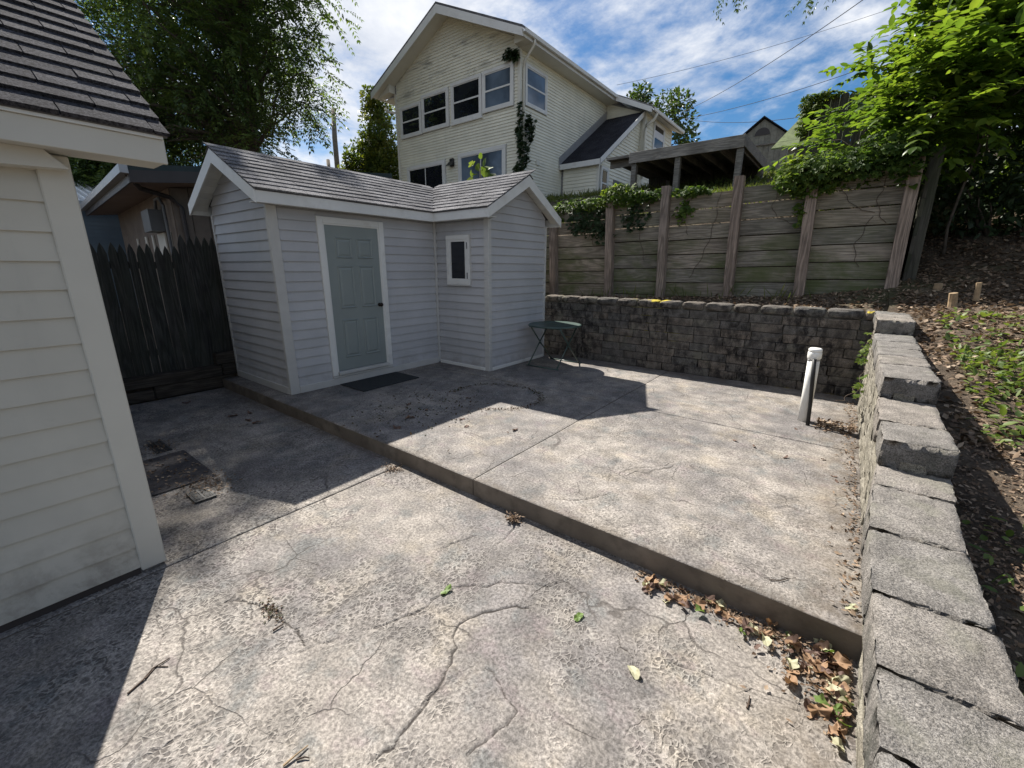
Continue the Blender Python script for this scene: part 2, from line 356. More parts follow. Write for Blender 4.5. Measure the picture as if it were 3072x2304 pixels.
M['trim_shed'] = simple('shed_trim', (.47, .465, .45), .5, .06, 3, .02)
M['white_trim'] = simple('white_trim', (.66, .66, .64), .45, .07, 2, .03, dirt=(.38, .36, .32), dirt_amt=.35, dscale=4)
M['soffit'] = simple('soffit_white', (.60, .60, .565), .5, .05, 3, .04)
M['siding_house'] = m_siding('beige_siding', (.475, .455, .395), rnd=.02)
M['trim_house'] = simple('beige_trim', (.50, .485, .43), .5, .05, 2, .02)
M['siding_yellow'] = m_siding('cream_siding', (.72, .70, .59), dirt=(.15, .145, .13), dirt_amt=.0, rnd=.03)
M['siding_stained'] = m_siding('mildewed_cream_siding', (.72, .70, .59), dirt=(.22, .215, .195), dirt_amt=.62, rnd=.03, sc=(.6, .6, 2.2))
M['cream_trim'] = simple('cream_trim', (.64, .625, .55), .5, .06, 2, .02, dirt=(.35, .32, .27), dirt_amt=.35)
M['shingle_house'] = m_shingle('charcoal_shingle', (.052, .051, .056), (.036, .035, .040), .6)
M['shingle_shed'] = m_shingle('grey_shingle', (.150, .148, .153), (.108, .107, .113), .45)
M['roof_dark'] = m_shingle('black_roof', (.03, .03, .034), (.025, .025, .03), .25)
M['deck_under'] = simple('roof_deck', (.10, .10, .105), .9)
M['core'] = simple('wall_core', (.2, .2, .2), .9)
M['door'] = simple('door_paint', (.225, .255, .25), .4, .04, 2, 0)
M['knob'] = simple('bronze_knob', (.03, .022, .018), .35, .05, 5, 0, metal=.6)
M['glass'] = m_glass('dark_window_glass')
M['glass_blue'] = m_glass('blue_window_glass', (.09, .12, .16), .03, .6)  # window glass with a paler blue base colour
M['rubber'] = simple('black_rubber', (.022, .025, .027), .75, .3, 30, 0, .4, 200)
M['table'] = simple('green_metal', (.045, .075, .065), .35, .2, 8, 0, spec=.5)
M['pvc'] = simple('white_pvc', (.80, .795, .76), .4, .06, 6, 0, dirt=(.45, .42, .28), dirt_amt=.35, dscale=9)
M['black_plastic'] = simple('black_plastic', (.018, .018, .018), .45, .2, 20, 0)
M['iron'] = simple('cast_iron', (.06, .06, .06), .6, .4, 30, 0, metal=.5)
M['asphalt_mat'] = simple('dark_mat', (.045, .042, .045), .9, .4, 60, 0, .8, 150)
M['bark'] = simple('bark', (.095, .078, .062), .95, .4, 9, .1, .9, 14)
M['twig'] = simple('twig_wood', (.07, .05, .038), .9, .3, 20, .15)
M['stumpwood'] = simple('cut_wood', (.30, .215, .13), .85, .25, 20, .1)
M['cable'] = simple('cable_black', (.03, .03, .035), .6, .1, 5, 0)
M['pole'] = simple('pole_wood', (.20, .17, .14), .9, .3, 8, 0)
M['brown_wall'] = simple('brown_panel_wall', (.155, .125, .10), .8, .15, 3, .1)
M['brown_trim'] = simple('dark_brown_trim', (.045, .038, .036), .5, .1, 3, .05)
M['tan_soffit'] = simple('tan_soffit', (.23, .17, .14), .7, .12, 2, .05)
M['green_roof'] = simple('dark_green_roof', (.022, .035, .034), .6, .15, 3, 0)
M['galv'] = simple('grey_gutter_metal', (.33, .33, .33), .4, .1, 4, .03, metal=.3)
M['blue_siding'] = simple('slate_blue_siding', (.10, .135, .165), .6, .08, 3, .05)
M['metal_roof'] = simple('white_metal_roof', (.74, .75, .76), .35, .06, 2, .03, spec=.5)
M['utility_grey'] = simple('utility_grey', (.12, .125, .13), .5, .1, 6, .1)
M['paper'] = simple('white_blind', (.62, .63, .66), .6, .05, 3, .02)
M['shed_far'] = simple('weathered_grey_boards', (.20, .195, .165), .9, .2, 6, .1)
M['moss_roof'] = simple('mossy_roof', (.13, .16, .07), .9, .3, 5, .05)
M['lf_big'] = m_leaf('dark_tree_leaves', [(.042, .066, .038), (.062, .102, .042), (.10, .15, .048), (.17, .22, .055)], .45)
M['lf_con'] = m_leaf('yellowgreen_tree_leaves', [(.045, .075, .018), (.07, .105, .022), (.11, .14, .026), (.19, .18, .03)], .35)
M['lf_back'] = m_leaf('mid_green_leaves', [(.03, .055, .02), (.05, .085, .025), (.075, .11, .03)], .32)
M['lf_right'] = m_leaf('bright_sapling_leaves', [(.045, .085, .02), (.075, .13, .024), (.12, .18, .03), (.19, .235, .036)], .58, .35, .45)
M['lf_vine'] = m_leaf('creeper_leaves', [(.035, .07, .02), (.065, .115, .028), (.13, .19, .04), (.24, .28, .06)], .55, .55, .2)
M['lf_shade'] = m_leaf('shaded_creeper_leaves', [(.022, .042, .02), (.035, .06, .026), (.05, .08, .032)], .3, .5, .3)  # creeper greens painted darker, shade put into the leaf colour
M['lf_dry'] = m_leaf('dry_vine_leaves', [(.05, .03, .022), (.085, .045, .03), (.06, .06, .03), (.045, .05, .03)], .25, .6, .2)
M['lf_lit'] = m_leaf('leaf_litter_brown', [(.07, .047, .032), (.14, .095, .065), (.25, .18, .125), (.40, .32, .235)], .15, .7, .2, .25, (1, .9, .7))
M['lf_cover'] = m_leaf('groundcover_leaves', [(.05, .085, .022), (.085, .13, .03), (.14, .19, .05), (.21, .24, .085)], .4, .5, .35, .3)
M['leaf_tan'] = m_leaf('fallen_leaf_tan', [(.33, .225, .14), (.28, .175, .105), (.37, .275, .18)], .2, .65, .2, .5, (1, .85, .6))
M['leaf_brown'] = m_leaf('fallen_leaf_brown', [(.19, .12, .085), (.13, .085, .07), (.24, .155, .105)], .2, .65, .2, .5, (1, .85, .6))
M['leaf_pale'] = m_leaf('fallen_leaf_pale', [(.42, .43, .27), (.46, .44, .3), (.36, .40, .25)], .25, .6, .2, .5, (1, 1, .7))
M['leaf_green'] = m_leaf('fallen_leaf_green', [(.10, .17, .04), (.14, .21, .06), (.09, .15, .05)], .3, .5, .3, .5)
M['grass'] = m_leaf('grass_blades', [(.06, .085, .025), (.10, .13, .035), (.17, .17, .07)], .35, .6, .2, .4)
# ------------------------------------------------------------------ terrain
def terrain_h(x, y):
    if x >= 0.45:
        z = interp(y, [-20, 0, 1.5, 3, 4, 5, 6, 7, 8, 9, 10.5, 12, 16, 25, 60], [.30, .38, .42, .47, .60, .80, .96, 1.14, 1.36, 1.7, 2.3, 3.0, 4.3, 6.2, 9.0])
        z += .07*(min(x, 8)-.5)*interp(y, [0, 6, 10], [.6, 1.0, 2.0])
        return z
    if y < 7.24:
        if x > -7.6: return -0.4
        return interp(y, [-20, 2.5, 4, 7.24], [-.2, .05, .3, .9])
    if y < 8.39:
        return 1.09+(interp(x, [-9, -5.5, -2.8, -.6, .45], [.95, 1.06, 1.14, 1.26, 1.42])-1.09)*interp(y, [7.3, 8.2, 8.4], [0, 1, 1])
    zb = interp(y, [8.39, 8.7, 9.3, 12, 16, 25, 60], [2.3, 2.45, 2.97, 3.45, 4.35, 6.0, 9.0])
    if x < -5.2:
        k = interp(x, [-14, -7, -5.2], [1, .75, 0]); zl = interp(y, [8.39, 13, 16, 25, 60], [1.3, 3.9, 4.35, 6.0, 9.0]); zb = zb*(1-k)+zl*k
    return zb
xs = sorted(set(np.round(np.concatenate([np.linspace(-400, -40, 12), np.linspace(-38, -8, 22), [-7.62, -7.58], np.linspace(-7.2, .3, 40), [.36, .449, .451], np.linspace(.52, 5, 46), np.linspace(5.4, 14, 20), np.linspace(16, 400, 14)]), 4)))
ys = sorted(set(np.round(np.concatenate([np.linspace(-400, -10, 10), np.linspace(-8, 0, 10), np.linspace(.2, 7.2, 60), [7.239, 7.241], np.linspace(7.3, 8.36, 12), [8.389, 8.391], np.linspace(8.45, 13, 46), np.linspace(13.5, 30, 26), np.linspace(34, 60, 8), np.linspace(80, 500, 10)]), 4)))
GV = []
for yy in ys:
    for xx in xs:
        z = terrain_h(xx, yy)
        if xx > .6 and -1 < yy < 14: z += .035*math.sin(3.1*xx+1.7*yy)*math.sin(2.3*yy-xx)+.012*math.sin(9*xx+4*yy)
        GV.append((xx, yy, z))
nx = len(xs); GF = [[j*nx+i, j*nx+i+1, (j+1)*nx+i+1, (j+1)*nx+i] for j in range(len(ys)-1) for i in range(nx-1)]
ground = bpy.data.objects.new('ground', mk_mesh('ground', GV, GF, M['soil'], False)); link(ground); tag(ground, kind='structure'); BASE[ground] = np.zeros(3)

# ------------------------------------------------------------------ patio slabs with carved seams
def crop(ox, oy, s): return lambda pts: [(ox+x/s, oy+y/s) for x, y in pts]
cA = crop(1100, 1550, 2.2); cB = crop(400, 1600, 2.357); cC = crop(1980, 1700, 2.747); cD = crop(1000, 1100, 2.212); cE = crop(1650, 880, 3.687); cF = crop(2080, 1000, 1.983)
SEAM_LO = [(cA([(0,1640),(60,1590),(160,1540),(190,1470),(260,1390),(360,1270),(430,1180),(500,1060),(560,950),(590,850),(570,790),(600,710),(660,670),(760,630),(850,610),(960,590),(1070,600)]), 1.0),
 (cA([(0,740),(100,710),(230,660),(370,610),(440,550),(510,500),(600,460),(680,450),(780,460),(860,435),(960,430),(1080,445),(1200,460),(1300,430)]), .8),
 (cA([(770,970),(830,1020),(880,1090),(920,1180),(990,1270),(960,1330),(880,1400),(780,1480),(680,1560)]), .8),
 (cA([(1350,440),(1360,540),(1345,700),(1400,800),(1430,870),(1440,1000),(1500,1090),(1590,1180),(1700,1240),(1760,1280)]), .6),
 (cA([(1650,760),(1680,850),(1760,930)]), .9), (cA([(400,0),(480,40),(540,100)]), .7), (cA([(470,220),(560,180),(680,140),(730,120)]), .8),
 (cA([(850,200),(900,150),(970,80)]), .7), (cA([(0,500),(150,390),(260,330),(380,270)]), .5), (cA([(1100,1380),(1200,1500),(1300,1640)]), .6),
 (cB([(620,80),(500,180),(330,310),(310,390),(190,490),(150,560),(170,640),(210,700),(190,800),(130,930),(80,1080),(30,1230),(0,1300)]), .7),
 (cB([(580,510),(680,480),(760,470),(900,520),(1010,560),(1080,640),(1160,680),(1210,790)]), .9),
 (cB([(930,970),(1050,880),(1200,820),(1320,780),(1414,760)]), .6), (cB([(0,1640),(180,1530),(300,1460),(400,1390),(540,1330)]), .6),
 (cC([(0,840),(80,800),(300,850),(440,910),(600,970),(730,1010),(850,1080),(1000,1130),(1150,1190)]), .7),
 ([(180,2000),(230,2060),(190,2120),(250,2170),(230,2250)], .5)]
SEAM_UP = [(cD([(1900,590),(1850,690),(1820,770),(1870,810)]), .8), (cD([(1400,870),(1600,885),(1720,870),(1840,840)]), .9), (cD([(1700,500),(1800,515),(1930,490)]), .7),
 (cD([(1930,360),(1910,430)]), .7), (cD([(1300,530),(1420,570),(1520,595)]), .7), (cD([(560,545),(640,610)]), .7), (cD([(980,440),(1010,490),(1050,520)]), .7), (cD([(1100,680),(1160,770)]), .6),
 (cE([(1180,1200),(1300,1140),(1450,1135),(1560,1110),(1610,1060),(1560,1010)]), .8), (cE([(1240,1270),(1220,1340),(1120,1410)]), .7), (cE([(1600,1240),(1800,1310),(2000,1350)]), .6),
 (cF([(130,860),(300,910),(430,940)]), .7), (cF([(90,690),(200,730),(330,800)]), .6), (cF([(0,430),(200,480),(300,470),(540,500)]), .6), (cF([(600,760),(720,790),(830,815)]), .6)]
def seam_field(xy, seams, z):
    """returns groove depth 0..1 per grid point"""
    out = np.zeros(len(xy)); rr = random.Random(3)
    for pts, w in seams:
        p = np.array([on_z(u, v, z)[:2] for u, v in pts])
        q = []
        for i in range(len(p)-1):
            n = max(2, int(np.linalg.norm(p[i+1]-p[i])/.03))
            for k in range(n): q.append(p[i]+(p[i+1]-p[i])*k/n+np.array([rr.uniform(-.009, .009), rr.uniform(-.009, .009)]))
        q.append(p[-1]); q = np.array(q)
        m = (xy[:, 0] > q[:, 0].min()-.05) & (xy[:, 0] < q[:, 0].max()+.05) & (xy[:, 1] > q[:, 1].min()-.05) & (xy[:, 1] < q[:, 1].max()+.05)
        idx = np.nonzero(m)[0]
        if not len(idx): continue
        d = np.full(len(idx), 9.0); arc = np.zeros(len(idx))
        for i in range(len(q)-1):
            a, b = q[i], q[i+1]; ab = b-a; t = np.clip(((xy[idx]-a) @ ab)/(ab @ ab+1e-9), 0, 1)
            dd = np.linalg.norm(xy[idx]-(a+t[:, None]*ab), axis=1); u = dd < d; d[u] = dd[u]; arc[u] = i/len(q)
        ww = (.0075+.005*w)*(.55+.45*np.sin(arc*23+w*9)**2)*np.clip(np.minimum(arc, 1-arc)*9+.35, 0, 1)
        out[idx] = np.maximum(out[idx], np.clip(1-d/ww, 0, 1)*w)
    return out
def slab(root, x0, x1, y0, y1, ztop, thick, step, seams, fine_box=None, mat='patio'):
    g = .004
    def axis(a, b, f0, f1):
        c = [a]
        lo, hi = max(a, f0), min(b, f1)
        if lo > a: c += list(np.arange(a+.25, lo, .25))
        if hi > lo: c += list(np.arange(lo+ (0 if lo > a else step), hi, step))
        if hi < b: c += list(np.arange(max(hi, a)+.25, b, .25))
        c.append(b); return np.array(sorted(set(np.round(c, 4))))
    fb = fine_box or (x0, x1, y0, y1)
    ax = axis(x0+g, x1-g, fb[0], fb[1]); ay = axis(y0+g, y1-g, fb[2], fb[3])
    X, Y = np.meshgrid(ax, ay); xy = np.stack([X.ravel(), Y.ravel()], 1); nx, ny = len(ax), len(ay)
    s = seam_field(xy, seams, ztop)
    und = .0025*np.sin(2.1*xy[:, 0]+1.3*xy[:, 1])+.002*np.sin(4.7*xy[:, 1]-2.9*xy[:, 0]+1)
    edge = np.minimum(np.minimum(xy[:, 0]-x0-g, x1-g-xy[:, 0]), np.minimum(xy[:, 1]-y0-g, y1-g-xy[:, 1]))
    z = ztop+und-.010*s-.005*np.clip(1-edge/.012, 0, 1)
    top = np.column_stack([xy, z]); ii = np.arange(nx*ny).reshape(ny, nx)
    quads = np.stack([ii[:-1, :-1], ii[:-1, 1:], ii[1:, 1:], ii[1:, :-1]], -1).reshape(-1, 4)
    ring = np.concatenate([ii[0, :], ii[1:, -1], ii[-1, -2::-1], ii[-2:0:-1, 0]])
    low = top[ring].copy(); low[:, 2] = ztop-thick; nb = len(top); m = len(ring); k = np.arange(m)
    side = np.stack([nb+k, nb+(k+1) % m, ring[(k+1) % m], ring[k]], -1)
    v = np.concatenate([top, low]); f = np.concatenate([quads, side]); b = BASE[root]
    me = fast_mesh('slab', v-b, f, M[mat], False); me.materials.append(M['riser'])
    mi = np.zeros(len(f), np.int32); mi[len(quads):] = 1
    if len(me.polygons) == len(f): me.polygons.foreach_set('material_index', mi)
    sm = np.ones(len(f), bool); sm[len(quads):] = False; me.polygons.foreach_set('use_smooth', sm)
    at = me.attributes.new('seam', 'FLOAT', 'POINT'); at.data.foreach_set('value', np.concatenate([s, np.zeros(m)]).astype(np.float32))
    o = bpy.data.objects.new('slab', me); link(o, root); BASE[o] = b; return o
YST = 2.316                         # the step edge
lower = thing('lower_patio', (-3, 0, -.15), None, None); tag(lower, kind='structure')
upper = thing('upper_patio', (-3, 4, 0), None, None); tag(upper, kind='structure')
slab(lower, -3.12, .345, -5, YST+.06, -.15, .2, .0068, SEAM_LO, (-3.12, .345, -.5, YST+.06))
slab(lower, -7.53, -3.12, -5, YST+.06, -.15, .2, .04, SEAM_LO, (-7.5, -3.12, .4, YST+.06))
slab(upper, -2.193, .345, YST, 4.95, 0, .25, .011, SEAM_UP, mat='patio_up')
slab(upper, -2.193, .345, 4.95, 7.22, 0, .25, .02, SEAM_UP, mat='patio_up')
slab(upper, -7.5, -2.193, YST, 4.95, 0, .25, .03, SEAM_UP, (-5.8, -2.193, YST, 4.95), 'patio_up')
slab(upper, -7.5, -2.193, 4.95, 7.22, 0, .25, .04, SEAM_UP, (-4.6, -2.193, 4.95, 7.22), 'patio_up')

# ------------------------------------------------------------------ cladding helpers
def siding(root, mat, org, u, n, z0, z1, expo, span, openings=(), proud=.013, name='siding_board', alt=None):
    org = np.array(org, float); u = nrm(u); n = nrm(n); z = z0; flip = np.dot(np.cross(u, (0, 0, 1)), n) < 0
    while z < z1-.01:
        zt = min(z+expo, z1); a0, b0 = span(z); a1, b1 = span(zt)
        iv = [(a0, b0, a1, b1)]; extra = []
        for oa, ob, oz0, oz1 in openings:
            if zt-.02 > oz0 and z+.02 < oz1:
                nv = []
                for p0, q0, p1, q1 in iv:
                    if ob <= p0 or oa >= q0: nv.append((p0, q0, p1, q1)); continue
                    if zt > oz1+.012: extra.append((oa, ob, oz1, zt))
                    if z < oz0-.012: extra.append((oa, ob, z, oz0))
                    if oa-p0 > .02: nv.append((p0, oa, p1, oa))
                    if q0-ob > .02: nv.append((ob, q0, ob, q1))
                iv = nv
        for p0, q0, p1, q1, zlo, zhi in [(*q, z, zt) for q in iv]+[(oa, ob, oa, ob, za_, zb_) for oa, ob, za_, zb_ in extra]:
            if q0-p0 < .03: continue
            V = []
            for e0, e1 in ((p0, p1), (q0, q1)):
                for zz_, off, e in ((zlo, 0, e0), (zlo, proud, e0), (zhi+.006, .002, e1), (zhi+.006, 0, e1)):
                    V.append(org+u*e+n*off+np.array([0, 0, zz_]))
            F = [[0,1,2,3],[7,6,5,4],[0,4,5,1],[1,5,6,2],[2,6,7,3],[3,7,4,0]]
            if not flip: F = [q[::-1] for q in F]
            m = mat
            if alt is not None and alt[0] < z < alt[1]: m = alt[2]
            part(root, name, (V, F), m)
        z += expo
def shingles(root, mat, org, u, v, n, rows, expo, tabw, span, thick=.013, budget=None, seed=1):
    """u along the eave, v up the slope, n outward; span(d) -> (a, b) along u at slope distance d"""
    rr = random.Random(seed); org = np.array(org, float); u = nrm(u); v = nrm(v); n = nrm(n); rest = []
    flip = np.dot(np.cross(u, v), n) < 0
    for i in range(rows):
        d0 = i*expo-.012*(i == 0); d1 = (i+1)*expo+.02; a, b = span(max(d0, 0)); a1, b1 = span(d1)
        if b-a < .03: continue
        x = a-tabw*(.5 if i % 2 else 0)-rr.uniform(0, .04)
        while x < b:
            p0, q0 = max(a, x), min(b, x+tabw-.006); p1, q1 = max(a1, x), min(b1, x+tabw-.006); x += tabw
            if q0-p0 < .02: continue
            if q1 < p1: p1 = q1 = .5*(max(a1, p0)+min(b1, q0))
            h = thick*rr.uniform(.8, 1.35); dj = rr.uniform(-.003, .003)
            V = [org+u*e+v*d+n*hh for e, d, hh in ((p0, d0+dj, 0), (q0, d0+dj, 0), (q1, d1, 0), (p1, d1, 0), (p0, d0+dj, h+.004), (q0, d0+dj, h+.004), (q1, d1, .003), (p1, d1, .003))]
            F = [[3,2,1,0],[4,5,6,7],[0,1,5,4],[1,2,6,5],[2,3,7,6],[3,0,4,7]]
            if flip: F = [q[::-1] for q in F]
            if budget is None or budget[0] > 0:
                part(root, 'shingle', (V, F), mat)
                if budget is not None: budget[0] -= 1
            else: rest.append((V, F))
    if rest: part(root, 'shingle', join(*rest), mat, kind='stuff')
def window(root, c0, u, n, w, h, frame=.07, mat=None, glass=None, mid='h', depth=.05, name='window', two=None):
    """c0 = lower-left corner on the wall plane"""
    c0 = np.array(c0, float); u = nrm(u); n = nrm(n); up = np.array([0, 0, 1.0])
    def bar(a0, a1, z0, z1, d0, d1):
        p = c0+u*a0+up*z0+n*d0; return prism([p, p+u*(a1-a0), p+u*(a1-a0)+up*(z1-z0), p+up*(z1-z0)], n*(d1-d0))
    fr = join(bar(0, w, 0, frame, -.02, depth), bar(0, w, h-frame, h, -.02, depth), bar(0, frame, frame, h-frame, -.02, depth-.002), bar(w-frame, w, frame, h-frame, -.02, depth-.002))
    o = part(root, name, fr, mat)
    s = .035
    def sash(a0, a1, z0, z1, d):
        part(o, 'sash', join(bar(a0, a1, z0, z0+s, 0, d), bar(a0, a1, z1-s, z1, 0, d), bar(a0, a0+s, z0+s, z1-s, 0, d-.001), bar(a1-s, a1, z0+s, z1-s, 0, d-.001)), mat)
        part(o, 'pane', bar(a0+s*.8, a1-s*.8, z0+s*.8, z1-s*.8, -.01, d-.015), glass)
    if mid == 'h':
        sash(frame, w-frame, h*.5, h-frame, depth-.02); sash(frame, w-frame, frame, h*.5+.01, depth-.008)
    elif mid == 'v':
        sash(frame, w*.5, frame, h-frame, depth-.02); sash(w*.5-.02, w-frame, frame, h-frame, depth-.008)
    else: sash(frame, w-frame, frame, h-frame, depth-.01)
    return o
X1 = np.array([1., 0, 0]); Y1 = np.array([0, 1., 0]); Z1 = np.array([0, 0, 1.])
# ------------------------------------------------------------------ beige house, left
hs_ = thing('beige_house', (-3.16, -1.8, -.15), 'beige lap sided building with charcoal shingle roof, its corner touching the lower patio', 'house')
HX, HY = -3.16, .486
part(hs_, 'wall', box((-7.4, -6, -.15), (HX-.02, HY-.02, 2.2)), M['core'])
siding(hs_, M['siding_house'], (HX-.02, 0, 0), Y1, X1, -.105, 2.2, .139, lambda z: (-6, HY-.115), proud=.018)
part(hs_, 'gap_shade_strip', box((HX-.05, -6, -.15), (HX-.012, HY-.12, -.104)), M['brown_trim'])  # dark strip standing in for the shaded gap below the siding
part(hs_, 'corner_post', cbox((HX-.12, HY-.115, -.13), (HX+.008, HY+.008, 2.2), .006), M['trim_house'])
part(hs_, 'siding_board', box((-7.4, HY-.022, -.1), (HX-.125, HY-.004, 2.2)), M['siding_house'])
EO = .20; EX = HX+EO; RY = .868; PT = .75; cs = 1/math.hypot(1, PT); sn = PT*cs
part(hs_, 'fascia', cbox((EX-.022, -6, 2.20), (EX, RY-.02, 2.315), .003), M['trim_house'])
part(hs_, 'drip_edge', box((EX-.01, -6, 2.3155), (EX+.012, RY-.025, 2.335)), M['soffit'])
part(hs_, 'soffit', box((HX-.02, -6, 2.205), (EX-.023, RY-.03, 2.217)), M['trim_house'])
part(hs_, 'frieze_board', cbox((HX-.01, -6, 2.10), (HX+.03, .12, 2.204), .004), M['trim_house'])
part(hs_, 'frieze_block', prism([(HX-.01, .13, 2.204), (HX-.01, .40, 2.204), (HX-.01, .475, 2.13), (HX-.01, .15, 2.115)], (.10, 0, 0)), M['trim_house'])
tip = np.array([EX+.02, 0, 2.34]); LS = 3.6
vdir = np.array([-cs, 0, sn]); ndir = np.array([sn, 0, cs])
a = tip-ndir*.02; b = a+vdir*LS
part(hs_, 'roof_deck', prism([a+Y1*-6, a+Y1*(RY-.006), b+Y1*(RY-.006), b+Y1*-6], ndir*.018), M['deck_under'])
c_ = tip-ndir*.02; part(hs_, 'rake_board', prism([c_+Y1*(RY-.05)-ndir*.001+vdir*.03, b+Y1*(RY-.05)-ndir*.001, b+Y1*(RY-.05)-ndir*.13, c_+Y1*(RY-.05)-ndir*.11+vdir*.05], (0, .025, 0)), M['trim_house'])
back = b+vdir*0; part(hs_, 'roof_deck', prism([b+Y1*-6+ndir*.0, b+Y1*(RY-.006), np.array([-7.8, RY-.006, 2.3]), np.array([-7.8, -6, 2.3])], (0, 0, .02)), M['deck_under'])
part(hs_, 'gable_wall', prism([(-7.4, HY-.03, 2.2), (HX-.02, HY-.03, 2.2), (b[0], HY-.03, b[2]-.05)], (0, .02, 0)), M['siding_house'])
shingles(hs_, M['shingle_house'], tip-ndir*.002, Y1, vdir, ndir, 19, .139, .335, lambda d: (-2.2, RY), .014, seed=4)

# ------------------------------------------------------------------ garden shed
CX, CY, L1, WW, GG, DD = -5.743, 2.5484, 2.717, 1.201, 1.625, 1.756
IY = CY+L1; WX = CX+WW; GY = IY+GG; BX = CX-DD
EAVE, RIDGE, OV = 2.545, 3.115, .20
sh = thing('garden_shed', (CX, CY, 0), 'grey lap sided L-shaped garden shed with gabled shingle roof on the upper patio', 'shed')
EXP = .127
part(sh, 'wall', box((BX+.02, CY+.02, 0), (CX-.02, GY-.02, 2.42)), M['core'])
part(sh, 'wall', box((CX-.03, IY+.02, 0), (WX-.02, GY-.02, 2.42)), M['core'])
RX = CX-DD/2; RYW = IY+GG/2; pitch = (RIDGE-EAVE)/(DD/2+OV); pw = (RIDGE-EAVE)/(GG/2+OV)
wallz = EAVE+OV*pitch-.03
part(sh, 'gable_wall', prism([(BX+.02, CY+.021, 2.42), (CX-.02, CY+.021, 2.42), (RX, CY+.021, RIDGE-.04)], (0, .03, 0)), M['core'])
part(sh, 'gable_wall', prism([(WX-.021, IY+.02, 2.42), (WX-.021, GY-.02, 2.42), (WX-.021, RYW, RIDGE-.04)], (-.03, 0, 0)), M['core'])
DY0 = CY+.7115; DY1 = DY0+.8591; DZ0 = .20; DZ1 = DZ0+2.04; CAS = .095
siding(sh, M['siding_shed'], (CX-.02, 0, 0), Y1, X1, .10, 2.40, EXP, lambda z: (CY+.125, IY-.03), [(DY0-CAS, DY1+CAS, .10, DZ1+CAS)], .021)
siding(sh, M['siding_shed'], (0, IY+.02, 0), X1, -Y1, .10, 2.40, EXP, lambda z: (CX+.03, WX-.085), [(-5.455, -4.92, 1.395, 2.195)], .021)
def gab(c, half, zb, zr): return lambda z: (c-half, c+half) if z <= zb else (c-half*max(0.0, (zr-z)/(zr-zb)), c+half*max(0.0, (zr-z)/(zr-zb)))
fL = gab(RX, DD/2, wallz-.06, RIDGE-.10)
siding(sh, M['siding_shed'], (0, CY+.02, 0), X1, -Y1, .10, RIDGE-.12, EXP, lambda z: (max(fL(z)[0], BX+.03), min(fL(z)[1], CX-.03)), (), .021)
fW = gab(RYW, GG/2, wallz-.06, RIDGE-.10)
siding(sh, M['siding_shed'], (WX-.02, 0, 0), Y1, X1, .10, RIDGE-.12, EXP, lambda z: (max(fW(z)[0], IY+.075), min(fW(z)[1], GY-.03)), (), .021)
# corner trims
def trim(name, lo, hi): part(sh, name, cbox(lo, hi, .004), M['trim_shed'])
trim('corner_trim', (CX-.05, CY-.006, 0), (CX+.008, CY+.12, 2.41))
trim('corner_trim', (WX-.09, IY-.004, 0), (WX+.008, IY+.07, 2.41))
trim('corner_trim', (WX-.05, GY-.035, .0), (WX+.010, GY+.008, 2.40))
trim('corner_trim', (BX-.008, CY-.006, .0), (BX+.035, CY+.05, 2.40))
trim('inner_corner_trim', (CX-.015, IY-.03, .02), (CX+.028, IY+.012, 2.41))
# base strips
part(sh, 'base_strip', cbox((CX-.02, CY+.12, .0), (CX+.014, IY-.03, .10), .004), M['trim_shed'])
part(sh, 'base_strip', cbox((CX+.03, IY-.016, .0), (WX-.09, IY+.02, .055), .004), M['white_trim'])
part(sh, 'base_board', box((CX+.03, IY-.002, .055), (WX-.09, IY+.02, .10)), M['siding_shed'])
part(sh, 'base_strip', cbox((WX-.02, IY+.07, .0), (WX+.016, GY-.035, .055), .004), M['white_trim'])
part(sh, 'base_board', box((WX-.02, IY+.07, .055), (WX+.002, GY-.035, .10)), M['siding_shed'])
part(sh, 'base_strip', cbox((BX+.035, CY-.012, .0), (CX-.05, CY+.02, .10), .004), M['trim_shed'])
# door
dr = part(sh, 'door', cbox((CX-.03, DY0, DZ0), (CX-.004, DY1, DZ1), .003), M['door'])
dw = DY1-DY0
for (za, zb) in ((1.60, 1.88), (.90, 1.50), (.18, .74)):
    for (ya, yb) in ((.145, .405), (.485, .745)):
        y0, y1 = DY0+dw*ya/.86, DY0+dw*yb/.86; z0, z1 = DZ0+za, DZ0+zb
        rec = .012
        outer = [(CX-.003, y0, z0), (CX-.003, y1, z0), (CX-.003, y1, z1), (CX-.003, y0, z1)]
        m1 = [(CX+.009, y0+.012, z0+.012), (CX+.009, y1-.012, z0+.012), (CX+.009, y1-.012, z1-.012), (CX+.009, y0+.012, z1-.012)]
        m2 = [(CX-.003, y0+.028, z0+.028), (CX-.003, y1-.028, z0+.028), (CX-.003, y1-.028, z1-.028), (CX-.003, y0+.028, z1-.028)]
        m3 = [(CX+.007, y0+.055, z0+.055), (CX+.007, y1-.055, z0+.055), (CX+.007, y1-.055, z1-.055), (CX+.007, y0+.055, z1-.055)]
        V = outer+m1+m2+m3; F = []
        for k in range(3):
            for j in range(4): F.append([4*k+j, 4*k+(j+1) % 4, 4*k+4+(j+1) % 4, 4*k+4+j])
        F.append([12, 13, 14, 15]); part(dr, 'panel', (V, F), M['door'])
kc = (CX+.0, DY1-.065, DZ0+.92)
kv, kf = lathe((0, 0, 0), [(.028, 0), (.028, .008), (.012, .012), (.012, .03), (.026, .04), (.031, .052), (.026, .064), (.01, .07)], 16)
kv = np.column_stack([kv[:, 2]+kc[0], kv[:, 1]+kc[1], kv[:, 0]+kc[2]]); part(dr, 'knob', (kv, kf), M['knob'], True)
